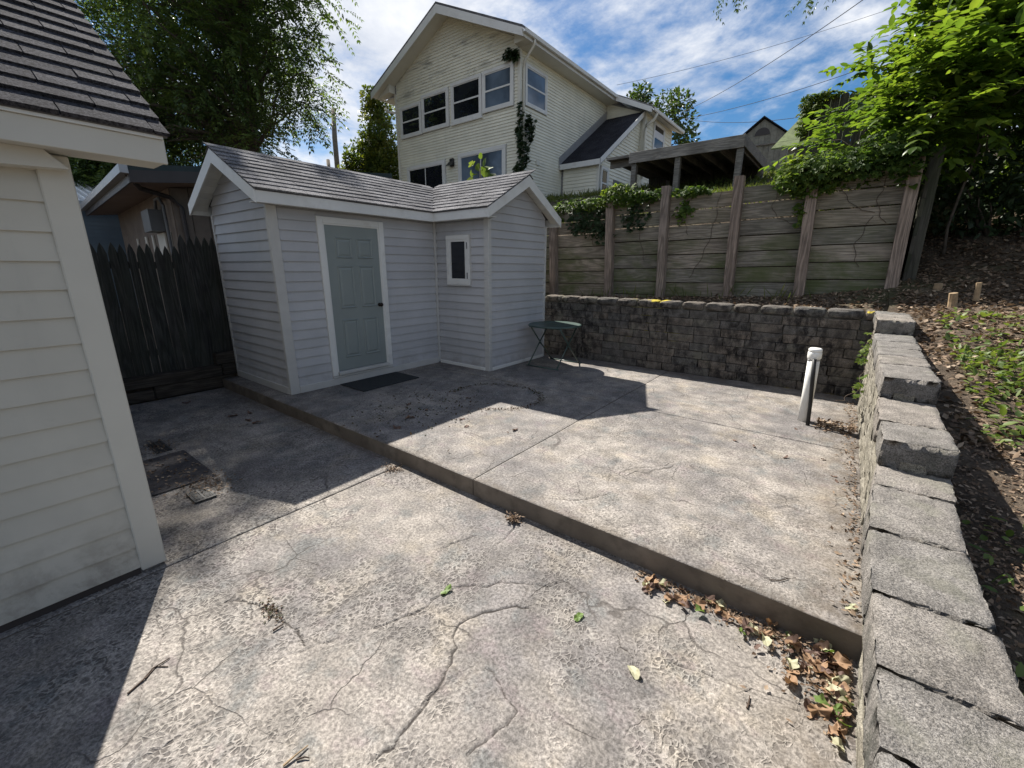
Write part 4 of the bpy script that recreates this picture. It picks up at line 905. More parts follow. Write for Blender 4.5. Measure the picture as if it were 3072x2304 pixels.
# low entry with a sloping black roof against the side wall
LX, LY0, LY1 = -8.45, 16.42, 20.15
part(ch, 'entry_wall', prism([(XH, LY0, 3.6), (XH, LY1, 3.6), (XH, LY1, 8.05), (XH, LY0, 5.60)], (LX-XH-.02, 0, 0)), M['core'])
siding(ch, M['siding_yellow'], (0, LY0-.002, 0), X1, -Y1, 3.8, 5.60, .13, lambda z: (XH+.1, LX-.08), (), .027)
siding(ch, M['siding_yellow'], (LX-.02, 0, 0), Y1, X1, 3.8, 8.0, .13, lambda z: (LY0+.1 if z < 5.55 else LY0+.1+(z-5.55)/.655, 20.15), [(16.55, 17.25, 4.3, 5.56)], .027)
part(ch, 'corner_trim', cbox((LX-.11, LY0-.018, 3.6), (LX+.006, LY0+.09, 5.6), .005), M['cream_trim'])
sd = np.array([0, 3.85, 2.47]); 
part(ch, 'entry_roof', prism([(XH+.02, 16.22, 5.66), (-8.30, 16.22, 5.66), (-8.30, 20.15, 8.22), (XH+.02, 20.15, 8.22)], (0, 0, .06)), M['roof_dark'])
part(ch, 'flashing', prism([(XH+.003, 16.18, 5.62), (XH+.003, 20.18, 8.24), (XH+.003, 20.18, 8.62), (XH+.003, 16.18, 5.98)], (.03, 0, 0)), M['galv'])
part(ch, 'entry_fascia', prism([(XH+.04, 16.19, 5.52), (-8.28, 16.19, 5.52), (-8.28, 16.19, 5.715), (XH+.04, 16.19, 5.715)], (0, .03, 0)), M['white_trim'])
part(ch, 'entry_rake', prism([(-8.297, 16.19, 5.52), (-8.297, 16.19, 5.72), (-8.297, 20.1, 8.27), (-8.297, 20.1, 8.07)], (.03, 0, 0)), M['white_trim'])
window(ch, (LX, 16.58, 4.35), Y1, X1, .66, 1.18, .09, M['white_trim'], M['glass'], 'h', .05)
window(ch, (LX, 17.75, 4.4), Y1, X1, 1.2, .8, .05, M['utility_grey'], M['glass'], 'one', .03)
part(ch, 'meter_box', cbox((LX, 18.9, 4.75), (LX+.16, 19.3, 5.15), .02), M['paper'])

# ------------------------------------------------------------------ open carport on posts
YC, XC = 12.46, -2.57
cp = thing('carport', (-4, 13.6, 3.6), 'open weathered timber carport roof on posts above the plank wall', 'carport')
part(cp, 'roof', box((-6.2, YC+.04, 4.70), (XC-.04, 15.8, 4.765)), M['deckwood'])
part(cp, 'fascia', cbox((-5.49, YC, 4.52), (XC, YC+.04, 4.80), .004), M['deckwood']); part(cp, 'fascia', cbox((XC-.04, YC+.041, 4.56), (XC, 15.8, 4.82), .004), M['deckwood'])
part(cp, 'fascia', cbox((-6.2, YC+.3, 4.52), (-5.5, YC+.34, 4.78), .004), M['deckwood'])
for k in range(7): part(cp, 'joist', box((-5.4+k*.45, YC+.05, 4.52), (-5.36+k*.45, 15.7, 4.699)), M['deckwood'])
for x, y in ((-5.36, YC+.13), (-4.15, YC+.13), (-2.66, YC+.13), (-5.4, 15.6), (-2.66, 15.6)): part(cp, 'post', cbox((x-.07, y-.07, terrain_h(x, y)-.1), (x+.07, y+.07, 4.70 if y > 15 else 4.519), .006), M['deckwood'])
part(cp, 'light_block_wall', box((-6.1, 15.62, 3.9), (-2.7, 15.72, 4.69)), M['oldwood'])  # wall added to darken the underside of the carport

# ------------------------------------------------------------------ far little shed, mossy roof, tall fence
fs = thing('gabled_outbuilding', (-4.1, 24.6, 5.9), 'small weathered outbuilding with half-round gable vent uphill beyond the carport', 'outbuilding')
gx0, gx1, gy, ge, gr = -5.15, -3.08, 23.3, 7.18, 7.98
part(fs, 'wall', prism([(gx0, gy, 5.2), (gx1, gy, 5.2), (gx1, gy, ge), ((gx0+gx1)/2, gy, gr), (gx0, gy, ge)], (0, 2.6, 0)), M['shed_far'])
for k in range(9): 
    xx = gx0+.02+k*(gx1-gx0-.04)/9; w_ = (gx1-gx0-.04)/9-.012; zt = lambda x: gr-.03-(gr-ge)*abs(x-(gx0+gx1)/2)/((gx1-gx0)/2)
    part(fs, 'board', prism([(xx, gy-.002, 5.2), (xx+w_, gy-.002, 5.2), (xx+w_, gy-.002, zt(xx+w_)), (xx, gy-.002, zt(xx))], (0, -.02, 0)), M['shed_far'])
for s in (-1, 1):
    m_ = (gx0+gx1)/2; part(fs, 'roof', prism([(m_, gy-.15, gr+.05), (m_+s*1.18, gy-.15, ge-.07), (m_+s*1.18, gy+2.7, ge-.07), (m_, gy+2.7, gr+.05)], (0, 0, .05)), M['roof_dark'])
va = [(-4.12+.30*math.cos(t), gy-.025, 7.34+.30*math.sin(t)) for t in np.linspace(0, math.pi, 13)]
part(fs, 'vent', prism(va, (0, -.02, 0)), M['brown_trim'])
part(fs, 'ledge', box((-4.75, gy-.10, 6.92), (-3.35, gy-.023, 6.98)), M['deckwood'])
mr = thing('mossy_roofed_house', (-2.0, 20.5, 5.2), 'house with a mossy green roof half hidden by the tall fence uphill', 'house')
part(mr, 'wall', box((-2.5, 19.2, 4.6), (2.2, 22.4, 5.75)), M['shed_far'])
for k in range(8):
    t0, t1 = k/8, (k+1)/8+.01; part(mr, 'shingle_course', prism([(-3.0+.9*t0, 18.9+1.9*t0, 5.75+1.75*t0), (2.5, 18.9+1.9*t0, 5.75+1.75*t0), (2.5, 18.9+1.9*t1, 5.75+1.75*t1), (-3.0+.9*t1, 18.9+1.9*t1, 5.75+1.75*t1)], (0, 0, .05)), M['moss_roof'])
tf_ = thing('tall_board_fence', (.6, 11.5, 3.0), 'tall dark board privacy fence above the plank wall behind green saplings', 'fence')
x = -1.32; rr = random.Random(3)
while x < 1.3:
    w = .14; zt = 5.0+rr.uniform(-.015, .02)+.03*max(0, x); zb = terrain_h(x, 11.5)-.05
    part(tf_, 'board', prism([(x, 11.5, zb), (x+w, 11.5, zb), (x+w, 11.5, zt-.04), (x+w-.035, 11.5, zt), (x+.035, 11.5, zt), (x, 11.5, zt-.04)], (0, .02, 0)), M['oldwood']); x += w+.004
for z in (3.6, 4.6): part(tf_, 'rail', box((-1.3, 11.521, z), (1.3, 11.57, z+.09)), M['oldwood'])

# ------------------------------------------------------------------ brown house and blue house at the left
bh = thing('brown_house', (-14, 5, .3), 'brown panelled house with dark wide eaves behind the picket fence', 'house')
e1 = nrm((.0757, .997, 0)); e2 = nrm((-.997, .0757, 0)); B0 = np.array([-10.4, 2.36, 0])
def bp_(s, t, z): return B0+e1*s+e2*t+Z1*z      # s along the gable, t back from it
rz_ = lambda s: 3.42+.118*s
part(bh, 'roof', prism([bp_(0, 0, rz_(0)), bp_(5.4, 0, rz_(5.4)), bp_(5.4, 8, rz_(5.4)), bp_(0, 8, rz_(0))], (0, 0, -.10)), M['green_roof'])
part(bh, 'barge_board', prism([bp_(0, -.01, rz_(0)-.10), bp_(5.4, -.01, rz_(5.4)-.10), bp_(5.4, -.01, rz_(5.4)-.30), bp_(0, -.01, rz_(0)-.30)], e2*.04), M['brown_trim'])
part(bh, 'soffit', prism([bp_(0, .04, rz_(0)-.28), bp_(5.4, .04, rz_(5.4)-.28), bp_(5.4, 1.0, rz_(5.4)-.28), bp_(0, 1.0, rz_(0)-.28)], (0, 0, .02)), M['tan_soffit'])
part(bh, 'soffit', prism([bp_(0, .9, rz_(0)-.281), bp_(.9, .9, rz_(.9)-.281), bp_(.9, 8, rz_(.9)-.281), bp_(0, 8, rz_(0)-.281)], (0, 0, .02)), M['tan_soffit'])
part(bh, 'eave_board', prism([bp_(-.005, .04, rz_(0)-.12), bp_(-.005, 8, rz_(0)-.12), bp_(-.005, 8, rz_(0)-.30), bp_(-.005, .04, rz_(0)-.30)], e1*.03), M['brown_trim'])
part(bh, 'gutter', prism([bp_(-.12, -.05, 3.40), bp_(-.12, 8, 3.40), bp_(-.12, 8, 3.26), bp_(-.12, -.05, 3.26)], e1*.12), M['galv'])
part(bh, 'wall', prism([bp_(.7, .85, .1), bp_(5.3, .85, .1), bp_(5.3, .85, rz_(5.3)-.29), bp_(.7, .85, rz_(.7)-.29)], e2*7), M['brown_wall'])
for k in range(15):
    s = .72+k*.305; part(bh, 'panel_board', prism([bp_(s, .845, .1), bp_(s+.285, .845, .1), bp_(s+.285, .845, rz_(s)-.285), bp_(s, .845, rz_(s)-.285)], e2*-.022), M['brown_wall'])
part(bh, 'meter_box', prism([bp_(.69, 1.7, 2.42), bp_(.69, 2.5, 2.42), bp_(.69, 2.5, 2.86), bp_(.69, 1.7, 2.86)], e1*-.25), M['utility_grey'])
part(bh, 'conduit', tube([bp_(.62, 1.9, 2.86), bp_(.6, 1.7, 3.05), bp_(.6, 1.3, 3.05), bp_(.62, 1.15, 2.9), bp_(.62, 1.15, 1.2)], .03, 8), M['utility_grey'])
part(bh, 'downspout', tube([bp_(.0, .15, 3.28), bp_(.2, .5, 3.1), bp_(.68, .76, 3.02), bp_(.85, .78, 2.85), bp_(.86, .78, .8)], .045, 8), M['brown_trim'])
for s, w in ((1.3, .10), (1.8, .75), (3.1, .14), (3.9, .22), (5.2, .12)): part(bh, 'white_batten', prism([bp_(.69, s, .9), bp_(.69, s+w, .9), bp_(.69, s+w, 2.40), bp_(.69, s, 2.40)], e1*-.03), M['trim_house'])
blu = thing('blue_house', (-22, 3.5, 0), 'slate blue house with white ribbed metal roof behind the brown house', 'house')
part(blu, 'wall', box((-27, .5, 0), (-19.5, 5.2, 3.55)), M['core'])
siding(blu, M['blue_siding'], (-19.5, 0, 0), Y1, X1, .3, 3.5, .12, lambda z: (.5, 5.2), (), .015)
for k in range(26):
    yy = .2+k*.2; part(blu, 'roof_panel', prism([(-19.0, yy, 3.62), (-19.0, yy+.194, 3.62), (-23.5, yy+.194, 4.75), (-23.5, yy, 4.75)], (0, 0, -.04)), M['metal_roof'])
    part(blu, 'roof_rib', prism([(-19.0, yy-.008, 3.66), (-19.0, yy+.014, 3.66), (-23.5, yy+.014, 4.79), (-23.5, yy-.008, 4.79)], (0, 0, -.05)), M['metal_roof'])
part(blu, 'gutter', box((-19.0, .2, 3.48), (-18.9, 5.4, 3.6)), M['galv'])
# ------------------------------------------------------------------ poles and wires
solo('utility_pole', tube([(-25.0, 15.45, 3.0), (-25.35, 15.7, 9), (-25.68, 15.99, 10.62)], [.16, .14, .12], 12), M['pole'], 'tall leaning wooden utility pole beyond the shed roof', 'pole', smooth=True)
pq = [np.array([0, 0, CAM_H])+24*ray(u, v) for u, v in ((992, 555), (984, 480))]
solo('vent_pole', tube([np.array([pq[0][0], pq[0][1], 2.0]), pq[0], pq[1]], .10, 10), M['pole'], 'short thick post rising just above the shed roof line', 'pole', smooth=True)
def wire(p0, t0, p1, t1, sag, label):
    a = np.array([0, 0, CAM_H])+t0*ray(*p0); b = np.array([0, 0, CAM_H])+t1*ray(*p1)
    pts = [a+(b-a)*k/16-Z1*sag*4*(k/16)*(1-k/16) for k in range(17)]
    solo('power_line', tube(pts, .011, 5), M['cable'], label, 'wire', 'overhead wires')
wire((2045, 337), 24, (2700, -80), 10, .25, 'black overhead wire climbing steepest to the saplings')
wire((2052, 357), 24, (2560, 215), 16, .15, 'black overhead wire running midway between two others to the saplings')
wire((2058, 358), 24, (2440, 345), 18, .22, 'lowest slack black overhead wire leading to the tall fence')
wire((1850, 255), 30, (2720, 10), 26, .3, 'faint high overhead wire crossing the clouds above the cream house wing')
# ------------------------------------------------------------------ foliage builders
def unit(a): return a/np.maximum(np.linalg.norm(a, axis=-1, keepdims=True), 1e-9)
def leaves(P, D, N, Ln, Wd, fold=.12):
    """arrays -> folded diamond leaves (4 verts, 2 tris each)"""
    D = unit(D); S = unit(np.cross(D, N)); N2 = np.cross(S, D); Ln = np.asarray(Ln).reshape(-1, 1); Wd = np.asarray(Wd).reshape(-1, 1)
    mid = P+D*Ln*.42
    V = np.stack([P, mid+S*Wd*.5+N2*Wd*fold, P+D*Ln-N2*Ln*.08, mid-S*Wd*.5+N2*Wd*fold], 1).reshape(-1, 3)
    k = np.arange(len(P))[:, None]*4
    T = np.concatenate([k+np.array([[0, 2, 1]]), k+np.array([[0, 3, 2]])], 0); return V, T
def hexleaves(P, D, N, Ln, Wd, fold=.10):
    """larger leaves seen near: 6 outline points + midrib"""
    D = unit(D); S = unit(np.cross(D, N)); N2 = np.cross(S, D); Ln = np.asarray(Ln).reshape(-1, 1); Wd = np.asarray(Wd).reshape(-1, 1)
    def q(t, s, h): return P+D*Ln*t+S*Wd*s+N2*Wd*h
    V = np.stack([q(0,0,0), q(.2,.38,fold), q(.5,.5,fold), q(.8,.3,fold*.5), q(1,0,-.18), q(.8,-.3,fold*.5), q(.5,-.5,fold), q(.2,-.38,fold), q(.5,0,0)], 1).reshape(-1, 3)
    k = np.arange(len(P))[:, None]*9
    T = np.concatenate([k+np.array([[8, (i+1) % 8, i]]) for i in range(8)], 0); return V, T
def fronds(P, D, L, pairs, ll, lw, rg, droop=.35, hexa=False):
    """pinnate leaves: P base, D direction, L length"""
    n = len(P); D = unit(D); up = np.array([0, 0, 1.]); S = unit(np.cross(D, up)+1e-4); PP = []; DD_ = []; NN = []; LL = []; WW_ = []
    for k in range(pairs):
        t = .18+.82*(k/(pairs-1 if pairs > 1 else 1)); c = P+D*(L*t)[:, None]-up*(droop*L*t*t)[:, None]
        for s in (-1, 1):
            d = S*s*.85+D*.45-up*(.15+droop*.7*t)+rg.normal(0, .12, (n, 3)); PP.append(c); DD_.append(d); NN.append(up+S*s*-.3+rg.normal(0, .25, (n, 3)))
            sc = (1-.35*abs(t-.55)); LL.append(ll*sc*L*rg.uniform(.85, 1.15, n)); WW_.append(lw*sc*L*rg.uniform(.85, 1.15, n))
    PP.append(P+D*(L)[:, None]-up*(droop*L)[:, None]); DD_.append(D-up*droop); NN.append(np.tile(up, (n, 1))+rg.normal(0, .2, (n, 3))); LL.append(ll*L); WW_.append(lw*L)
    f = hexleaves if hexa else leaves
    return f(np.concatenate(PP), np.concatenate(DD_), np.concatenate(NN), np.concatenate(LL), np.concatenate(WW_))
def cat(*vt):
    V = []; T = []; n = 0
    for v, t in vt: V.append(v); T.append(t+n); n += len(v)
    return np.concatenate(V), np.concatenate(T)
def foliage(parent, name, vt, mat, kind=None):
    b = BASE[parent]; o = bpy.data.objects.new(name, fast_mesh(name, vt[0]-b, vt[1], mat)); link(o, parent); BASE[o] = b
    if kind: o['kind'] = kind
    return o
def rsphere(n, rg): return unit(rg.normal(0, 1, (n, 3)))
def branchy(p, q, rg, r0, r1, n=6, wob=.08, sag=0.0):
    p = np.array(p, float); q = np.array(q, float); L = np.linalg.norm(q-p); pts = []
    for k in range(n+1):
        t = k/n; c = p+(q-p)*t+np.array([0, 0, 1.])*(L*.12*math.sin(math.pi*t)-sag*t*t); c = c+rg.normal(0, wob*L/n, 3)*(0 < k < n); pts.append(c)
    return tube(pts, np.linspace(r0, r1, n+1), 6)
def tree(name, base, top, label, crown, nclump, per, clump_r, fr, leafmat, seed, cat_='tree', trunk_r=.2, group=None, pin=True, lean=(0, 0), minz=None, flat=1.0, lowlimb=.35, pairs=6, ll=.24, lw=.085):
    """crown = list of (center, radii) ellipsoids"""
    rg = np.random.default_rng(seed); base = np.array(base, float); top = np.array(top, float)
    t = thing(name, tuple(base), label, cat_, group)
    n = 9; tp = [base+(top-base)*k/n+np.array([math.sin(k*1.3+seed), math.cos(k*1.7+seed), 0])*.03*np.linalg.norm(top-base)/n*(k > 0) for k in range(n+1)]
    part(t, 'trunk', tube(tp, [trunk_r*(1-.85*k/n)+.012 for k in range(n+1)], 10), M['bark'], True)
    vol = np.array([r[0]*r[1]*r[2] for _, r in crown]); pr = vol/vol.sum(); cs_ = []
    tries = 0
    while len(cs_) < nclump and tries < nclump*40:
        tries += 1; i = rg.choice(len(crown), p=pr); c, r = crown[i]; d = rsphere(1, rg)[0]*rg.uniform(.25, 1)**.5; q = np.array(c)+d*np.array(r)
        if minz is not None and q[2] < minz: continue
        if all(np.linalg.norm((q-o)/np.array([1, 1, .7])) > clump_r*.62 for o in cs_): cs_.append(q)
    limbs = []; tp = np.array(tp)
    for q in cs_:
        zc = max(base[2]+(top[2]-base[2])*lowlimb, q[2]-.5*np.linalg.norm(q[:2]-tp[-1][:2])-.3); j = int(np.argmin(abs(tp[:, 2]-zc)))
        L = np.linalg.norm(q-tp[j]); limbs.append(branchy(tp[j], q, rg, min(trunk_r*.42, .012+.016*L), .008, 6, .16))
    if limbs: part(t, 'limbs', join(*limbs), M['bark'], True)
    P = []; D = []
    for q in cs_:
        m = int(per*rg.uniform(.55, 1.35)); d = rsphere(m, rg); rad = clump_r*rg.uniform(.75, 1.25)*rg.uniform(.15, 1, m)**.45
        P.append(q+d*rad[:, None]*np.array([1, 1, flat])); D.append(d+np.array([0, 0, -.15])+rg.normal(0, .35, (m, 3)))
    P = np.concatenate(P); D = np.concatenate(D)
    if pin: vt = fronds(P, D, rg.uniform(.7, 1.25, len(P))*fr, pairs, ll, lw, rg, .26)
    else:
        D = D+rg.normal(0, .5, D.shape); vt = leaves(P, D, rsphere(len(P), rg)*.7+np.array([0, 0, .8]), rg.uniform(.7, 1.3, len(P))*fr, rg.uniform(.7, 1.3, len(P))*fr*.62)
    foliage(t, 'crown', vt, leafmat); return t
# big dark tree at the left, hanging over the neighbours
tree('walnut_tree', (-18.9, 8.0, 1.2), (-19.6, 9.0, 15.5), 'large dark leafy tree towering behind the brown house', [((-20.2, 7.6, 11.0), (4.6, 4.0, 4.6)), ((-17.9, 9.4, 9.0), (2.0, 1.8, 2.6)), ((-21.5, 6.0, 7.6), (3.6, 3.0, 2.6)), ((-20.0, 8.6, 13.4), (3.0, 3.0, 2.6)), *[((-16.2, 5.2, 12.3), (1.1, .9, .9))]*9, *[((-15.7, 7.5, 12.2), (.9, 1.3, 1.0))]*6, ((-18.2, 8.8, 6.4), (2.2, 2.0, 1.2))], 205, 48, .95, .62, M['lf_big'], 1, trunk_r=.26, lw=.115, ll=.27)
tree('walnut_tree', (-24.5, 6.5, 1.0), (-24.8, 6.7, 11), 'dark leafy tree seen between the beige roof and the brown house roof', [((-24.5, 6.2, 6.2), (3.2, 3.4, 3.6)), ((-23.8, 4.2, 4.8), (2.2, 2.2, 2.2))], 80, 90, .9, .6, M['lf_big'], 5, trunk_r=.2, lw=.12, ll=.27)
tree('conical_tree', (-20.6, 15.2, 3.6), (-21.0, 15.7, 10.4), 'tall narrow yellow-green tree beside the cream house', [((-20.9, 15.5, 8.4), (.75, .8, 2.3)), ((-20.3, 15.2, 6.4), (1.3, 1.1, 2.0)), ((-21.6, 14.6, 6.3), (.8, .7, 1.5))], 120, 150, .42, .17, M['lf_con'], 2, trunk_r=.12, pin=False, flat=1.5)
tree('shade_tree', (-13, 33, 7), (-13.2, 33.2, 13), 'round topped tree rising behind the cream house wing', [((-13.0, 33.2, 12.0), (2.3, 2, 1.9)), ((-11.2, 33.6, 10.6), (1.4, 1.4, 1.6)), ((-14.8, 32.6, 12.2), (1.6, 1.4, 1.0))], 34, 90, .75, .30, M['lf_back'], 3, trunk_r=.2, pin=False)
# saplings and vines on the right
def sapling(name, base, top, label, n, L, seed, pairs=6, spread=.9, mat='lf_right', bare=.35, group=None, ll=.25, lw=.135, arch=.35, r=.022):
    rg = np.random.default_rng(seed); base = np.array(base, float); top = np.array(top, float); t = thing(name, tuple(base), label, 'sapling', group)
    m = 8; tp = np.array([base+(top-base)*k/m+np.array([math.sin(k*.9+seed)*.05, math.cos(k*1.1+seed)*.05, 0])*(k > 0) for k in range(m+1)])
    part(t, 'stem', tube(tp, np.linspace(r, r*.3, m+1), 7), M['bark'], True)
    nb = max(4, n//14); P = []; D = []; tw_ = []
    for i in range(nb):
        tt = bare+(1-bare)*(i+.5)/nb; p = base+(top-base)*tt; a = rg.uniform(0, 6.28); bl = spread*rg.uniform(.5, 1.1)*(1.25-tt*.6); q = p+np.array([math.cos(a)*bl, math.sin(a)*bl, bl*rg.uniform(.1, .7)])
        tw_.append(branchy(p, q, rg, r*.4, .004, 5, .12))
        mm = int(n/nb*rg.uniform(.7, 1.3))
        for k in range(mm):
            s = rg.uniform(.25, 1.05); c = p+(q-p)*s+rg.normal(0, .05, 3); P.append(c); D.append(unit(q-p)*.5+rsphere(1, rg)[0]+np.array([0, 0, arch]))
    part(t, 'branches', join(*tw_), M['bark'], True)
    P = np.array(P); D = np.array(D); foliage(t, 'foliage', fronds(P, D, rg.uniform(.65, 1.2, len(P))*L, pairs, ll, lw, rg, .28, hexa=True), M[mat]); return t
sp = [((-.15, 9.9), 5.7, 60, 'sapling with long feathery leaves reaching out over the tall fence end', 21, .5),
      ((.60, 9.6), 6.3, 150, 'tall sapling with feathery leaves standing just behind the plank wall end post', 22, .7),
      ((1.05, 9.3), 6.4, 210, 'bare stemmed sapling growing beside the plank wall end post', 23, 1.05),
      ((1.9, 9.9), 7.2, 240, 'leafy sapling on the slope one step right of the bare stemmed sapling', 24, 1.2),
      ((2.6, 8.7), 6.6, 220, 'leafy sapling low over the dark slope by the cut stumps', 25, 1.1),
      ((3.4, 9.8), 8.2, 260, 'thick topped sapling farthest along the dark slope', 26, 1.3),
      ((1.4, 10.9), 7.4, 240, 'tall sapling rising between the tall fence and the slope', 27, 1.3),
      ((4.3, 8.4), 6.5, 220, 'broad leafy sapling at the outer side of the slope', 28, 1.2)]
sp += [((-.35, 9.05), 4.7, 40, 'low leafy sprout poking up through the creeper mass', 41, .55), ((.42, 8.85), 5.5, 90, 'leafy sprout bending over the end post of the plank wall', 42, .75)]
for (x, y), zt, n, lab, sd_, spd in sp:
    z0 = terrain_h(x, y)-.05
    sapling('sapling_tree', (x, y, z0), (x+.12, y+.1, zt-.9), lab, int(n*1.35), .62, sd_, 6, spd*1.3, bare=.42 if x > .6 else .3, group='saplings on the slope')
def shrub(label, c, r, n, size, mat, seed, z0):
    rg = np.random.default_rng(seed); c = np.array(c, float); t = thing('understory_shrub', (c[0], c[1], z0), label, 'shrub', 'shrubs in the dark undergrowth')
    part(t, 'stem', join(*[branchy((c[0], c[1], z0), c+rsphere(1, rg)[0]*np.array(r)*.8, rg, .03, .006, 6, .1) for _ in range(9)]), M['bark'], True)
    P = c+rsphere(n, rg)*np.array(r)*(rg.uniform(0, 1, n)**.4)[:, None]; foliage(t, 'foliage', leaves(P, rsphere(n, rg)+np.array([0, -.2, -.3]), rsphere(n, rg)*.6+np.array([0, -.3, .7]), size*rg.uniform(.6, 1.4, n), size*.55*rg.uniform(.7, 1.3, n)), M[mat])
shrub('dense dark shrub behind the bare stemmed sapling', (1.9, 11.6, 3.9), (1.2, .7, 1.5), 3800, .15, 'lf_back', 81, 2.5)
shrub('dense dark shrub behind the thick topped sapling', (3.9, 11.6, 4.4), (1.5, .8, 2.0), 4600, .15, 'lf_back', 82, 2.8)
shrub('dense dark shrub closing the slope on its outer side', (5.6, 10.4, 4.2), (1.4, 1.3, 2.4), 6200, .15, 'lf_back', 83, 2.8)
shrub('low dark shrub under the saplings above the cut stumps', (2.7, 10.2, 3.2), (1.3, .6, .9), 2600, .13, 'lf_vine', 84, 2.2)
shrub('added low shrub shading the soil under the bare stemmed sapling', (1.6, 9.9, 2.75), (.9, .5, .7), 1700, .12, 'lf_shade', 86, 1.8)  # shrub added to keep sun off the slope soil
shrub('added low shrub shading the soil under the thick topped sapling', (3.5, 9.5, 3.1), (1.1, .6, .9), 2400, .12, 'lf_shade', 87, 2.0)  # second added shrub, blocks sun from the bare slope
def vine(name, label, clusters, seed, mat='lf_vine', size=.075, stems=(), palm=True):
    """clusters: (center, radii, count); 5-leaflet palmate leaves facing outward (-Y) and up"""
    rg = np.random.default_rng(seed); c0 = np.array(clusters[0][0]); t = thing(name, tuple(c0-np.array([0, 0, clusters[0][1][2]])), label, 'vine')
    V = []
    for c, r, n in clusters:
        P = np.array(c)+rsphere(n, rg)*np.array(r)*(rg.uniform(0, 1, n)**.4)[:, None]
        N = np.array([0, -.55, .75])+rg.normal(0, .35, (n, 3)); D0 = np.array([0, -.35, -.65])+rg.normal(0, .5, (n, 3)); D0 = unit(D0-N*(np.sum(D0*unit(N), 1, keepdims=True)))
        S = unit(np.cross(D0, N)); s = size*rg.uniform(.6, 1.35, n)
        for ang in ((-1.1, -.5, 0, .5, 1.1) if palm else (0,)):
            d = D0*math.cos(ang)+S*math.sin(ang)+rg.normal(0, .08, (n, 3)); k = 1-.25*abs(ang)
            V.append(leaves(P, d, N, s*k, s*k*(.5 if palm else .8)))
    foliage(t, 'foliage', cat(*V), M[mat])
    def curvy(s):
        s = np.array(s, float); k = np.linspace(0, len(s)-1, 8*(len(s)-1)+1); out = np.column_stack([np.interp(k, range(len(s)), s[:, i]) for i in range(3)])
        for _ in range(6): out[1:-1] = .5*out[1:-1]+.25*(out[:-2]+out[2:])
        out[:, 0] += .018*np.sin(np.arange(len(out))*1.1+seed); out[:, 2] += .012*np.cos(np.arange(len(out))*.8); return out
    if stems: part(t, 'stem', join(*[tube(curvy(s), .0038, 5) for s in stems]), M['twig'])
    return t
vine('creeper_vine', 'leafy creeper draped over the plank wall top next to the shed wing', [((-4.55, 8.30, 2.93), (.75, .16, .14), 420), ((-3.75, 8.22, 3.02), (.42, .16, .22), 330), ((-3.2, 8.3, 2.98), (.35, .15, .13), 200), ((-5.3, 8.3, 2.75), (.3, .15, .2), 130)], 31)
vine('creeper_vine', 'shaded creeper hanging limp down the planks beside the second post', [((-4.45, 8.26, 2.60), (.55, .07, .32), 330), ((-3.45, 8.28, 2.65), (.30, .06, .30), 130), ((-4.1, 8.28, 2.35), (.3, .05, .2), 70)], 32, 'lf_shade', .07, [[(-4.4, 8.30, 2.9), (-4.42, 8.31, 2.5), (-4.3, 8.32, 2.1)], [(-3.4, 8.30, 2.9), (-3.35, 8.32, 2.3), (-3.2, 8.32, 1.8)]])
vine('creeper_vine', 'small creeper tuft with hanging strand between the third and fourth posts', [((-2.45, 8.33, 2.98), (.36, .13, .09), 190), ((-2.55, 8.29, 2.65), (.17, .05, .22), 60)], 33, 'lf_vine', .075, [[(-2.5, 8.31, 2.95), (-2.52, 8.32, 2.5), (-2.45, 8.33, 2.25)], [(-1.98, 8.32, 2.93), (-2.02, 8.33, 2.4), (-2.15, 8.33, 1.9), (-2.35, 8.33, 1.5)]])
vine('creeper_vine', 'dense sunlit creeper mass spilling over the plank wall near its end post', [((-.45, 8.35, 3.10), (.75, .35, .28), 900), ((-.75, 8.22, 2.98), (.45, .15, .25), 420), ((.15, 8.4, 3.25), (.5, .35, .3), 480), ((-.9, 8.6, 3.2), (.4, .35, .18), 260), ((.35, 8.15, 3.05), (.2, .1, .25), 120), ((-.75, 8.25, 2.55), (.12, .05, .25), 50)], 34, 'lf_vine', .085, [[(-1.1, 8.31, 3.0), (-1.2, 8.33, 2.6), (-1.0, 8.33, 2.4), (-.7, 8.33, 2.35)], [(.2, 8.32, 3.0), (.1, 8.33, 2.6), (.25, 8.33, 2.3)], [(-.35, 8.3, 2.9), (-.2, 8.33, 2.6), (.1, 8.33, 2.45)], [(.1, 8.33, 2.4), (-.05, 8.33, 2.0), (.05, 8.33, 1.7)]])
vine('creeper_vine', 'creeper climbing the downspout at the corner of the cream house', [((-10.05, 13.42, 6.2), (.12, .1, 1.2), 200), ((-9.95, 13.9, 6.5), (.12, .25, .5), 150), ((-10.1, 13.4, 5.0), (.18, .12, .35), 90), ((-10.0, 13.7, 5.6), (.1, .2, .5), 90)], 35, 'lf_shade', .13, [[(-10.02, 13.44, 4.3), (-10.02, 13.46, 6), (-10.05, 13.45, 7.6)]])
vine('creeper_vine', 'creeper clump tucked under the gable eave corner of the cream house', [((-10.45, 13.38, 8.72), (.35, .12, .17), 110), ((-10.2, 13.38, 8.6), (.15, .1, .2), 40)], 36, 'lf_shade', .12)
vine('creeper_vine', 'creeper bunched over the left end of the tall board fence', [((-1.2, 11.42, 4.85), (.22, .14, .25), 170), ((-1.0, 11.42, 5.0), (.3, .1, .08), 80), ((-1.28, 11.4, 4.5), (.12, .1, .25), 50)], 37, 'lf_vine', .085)
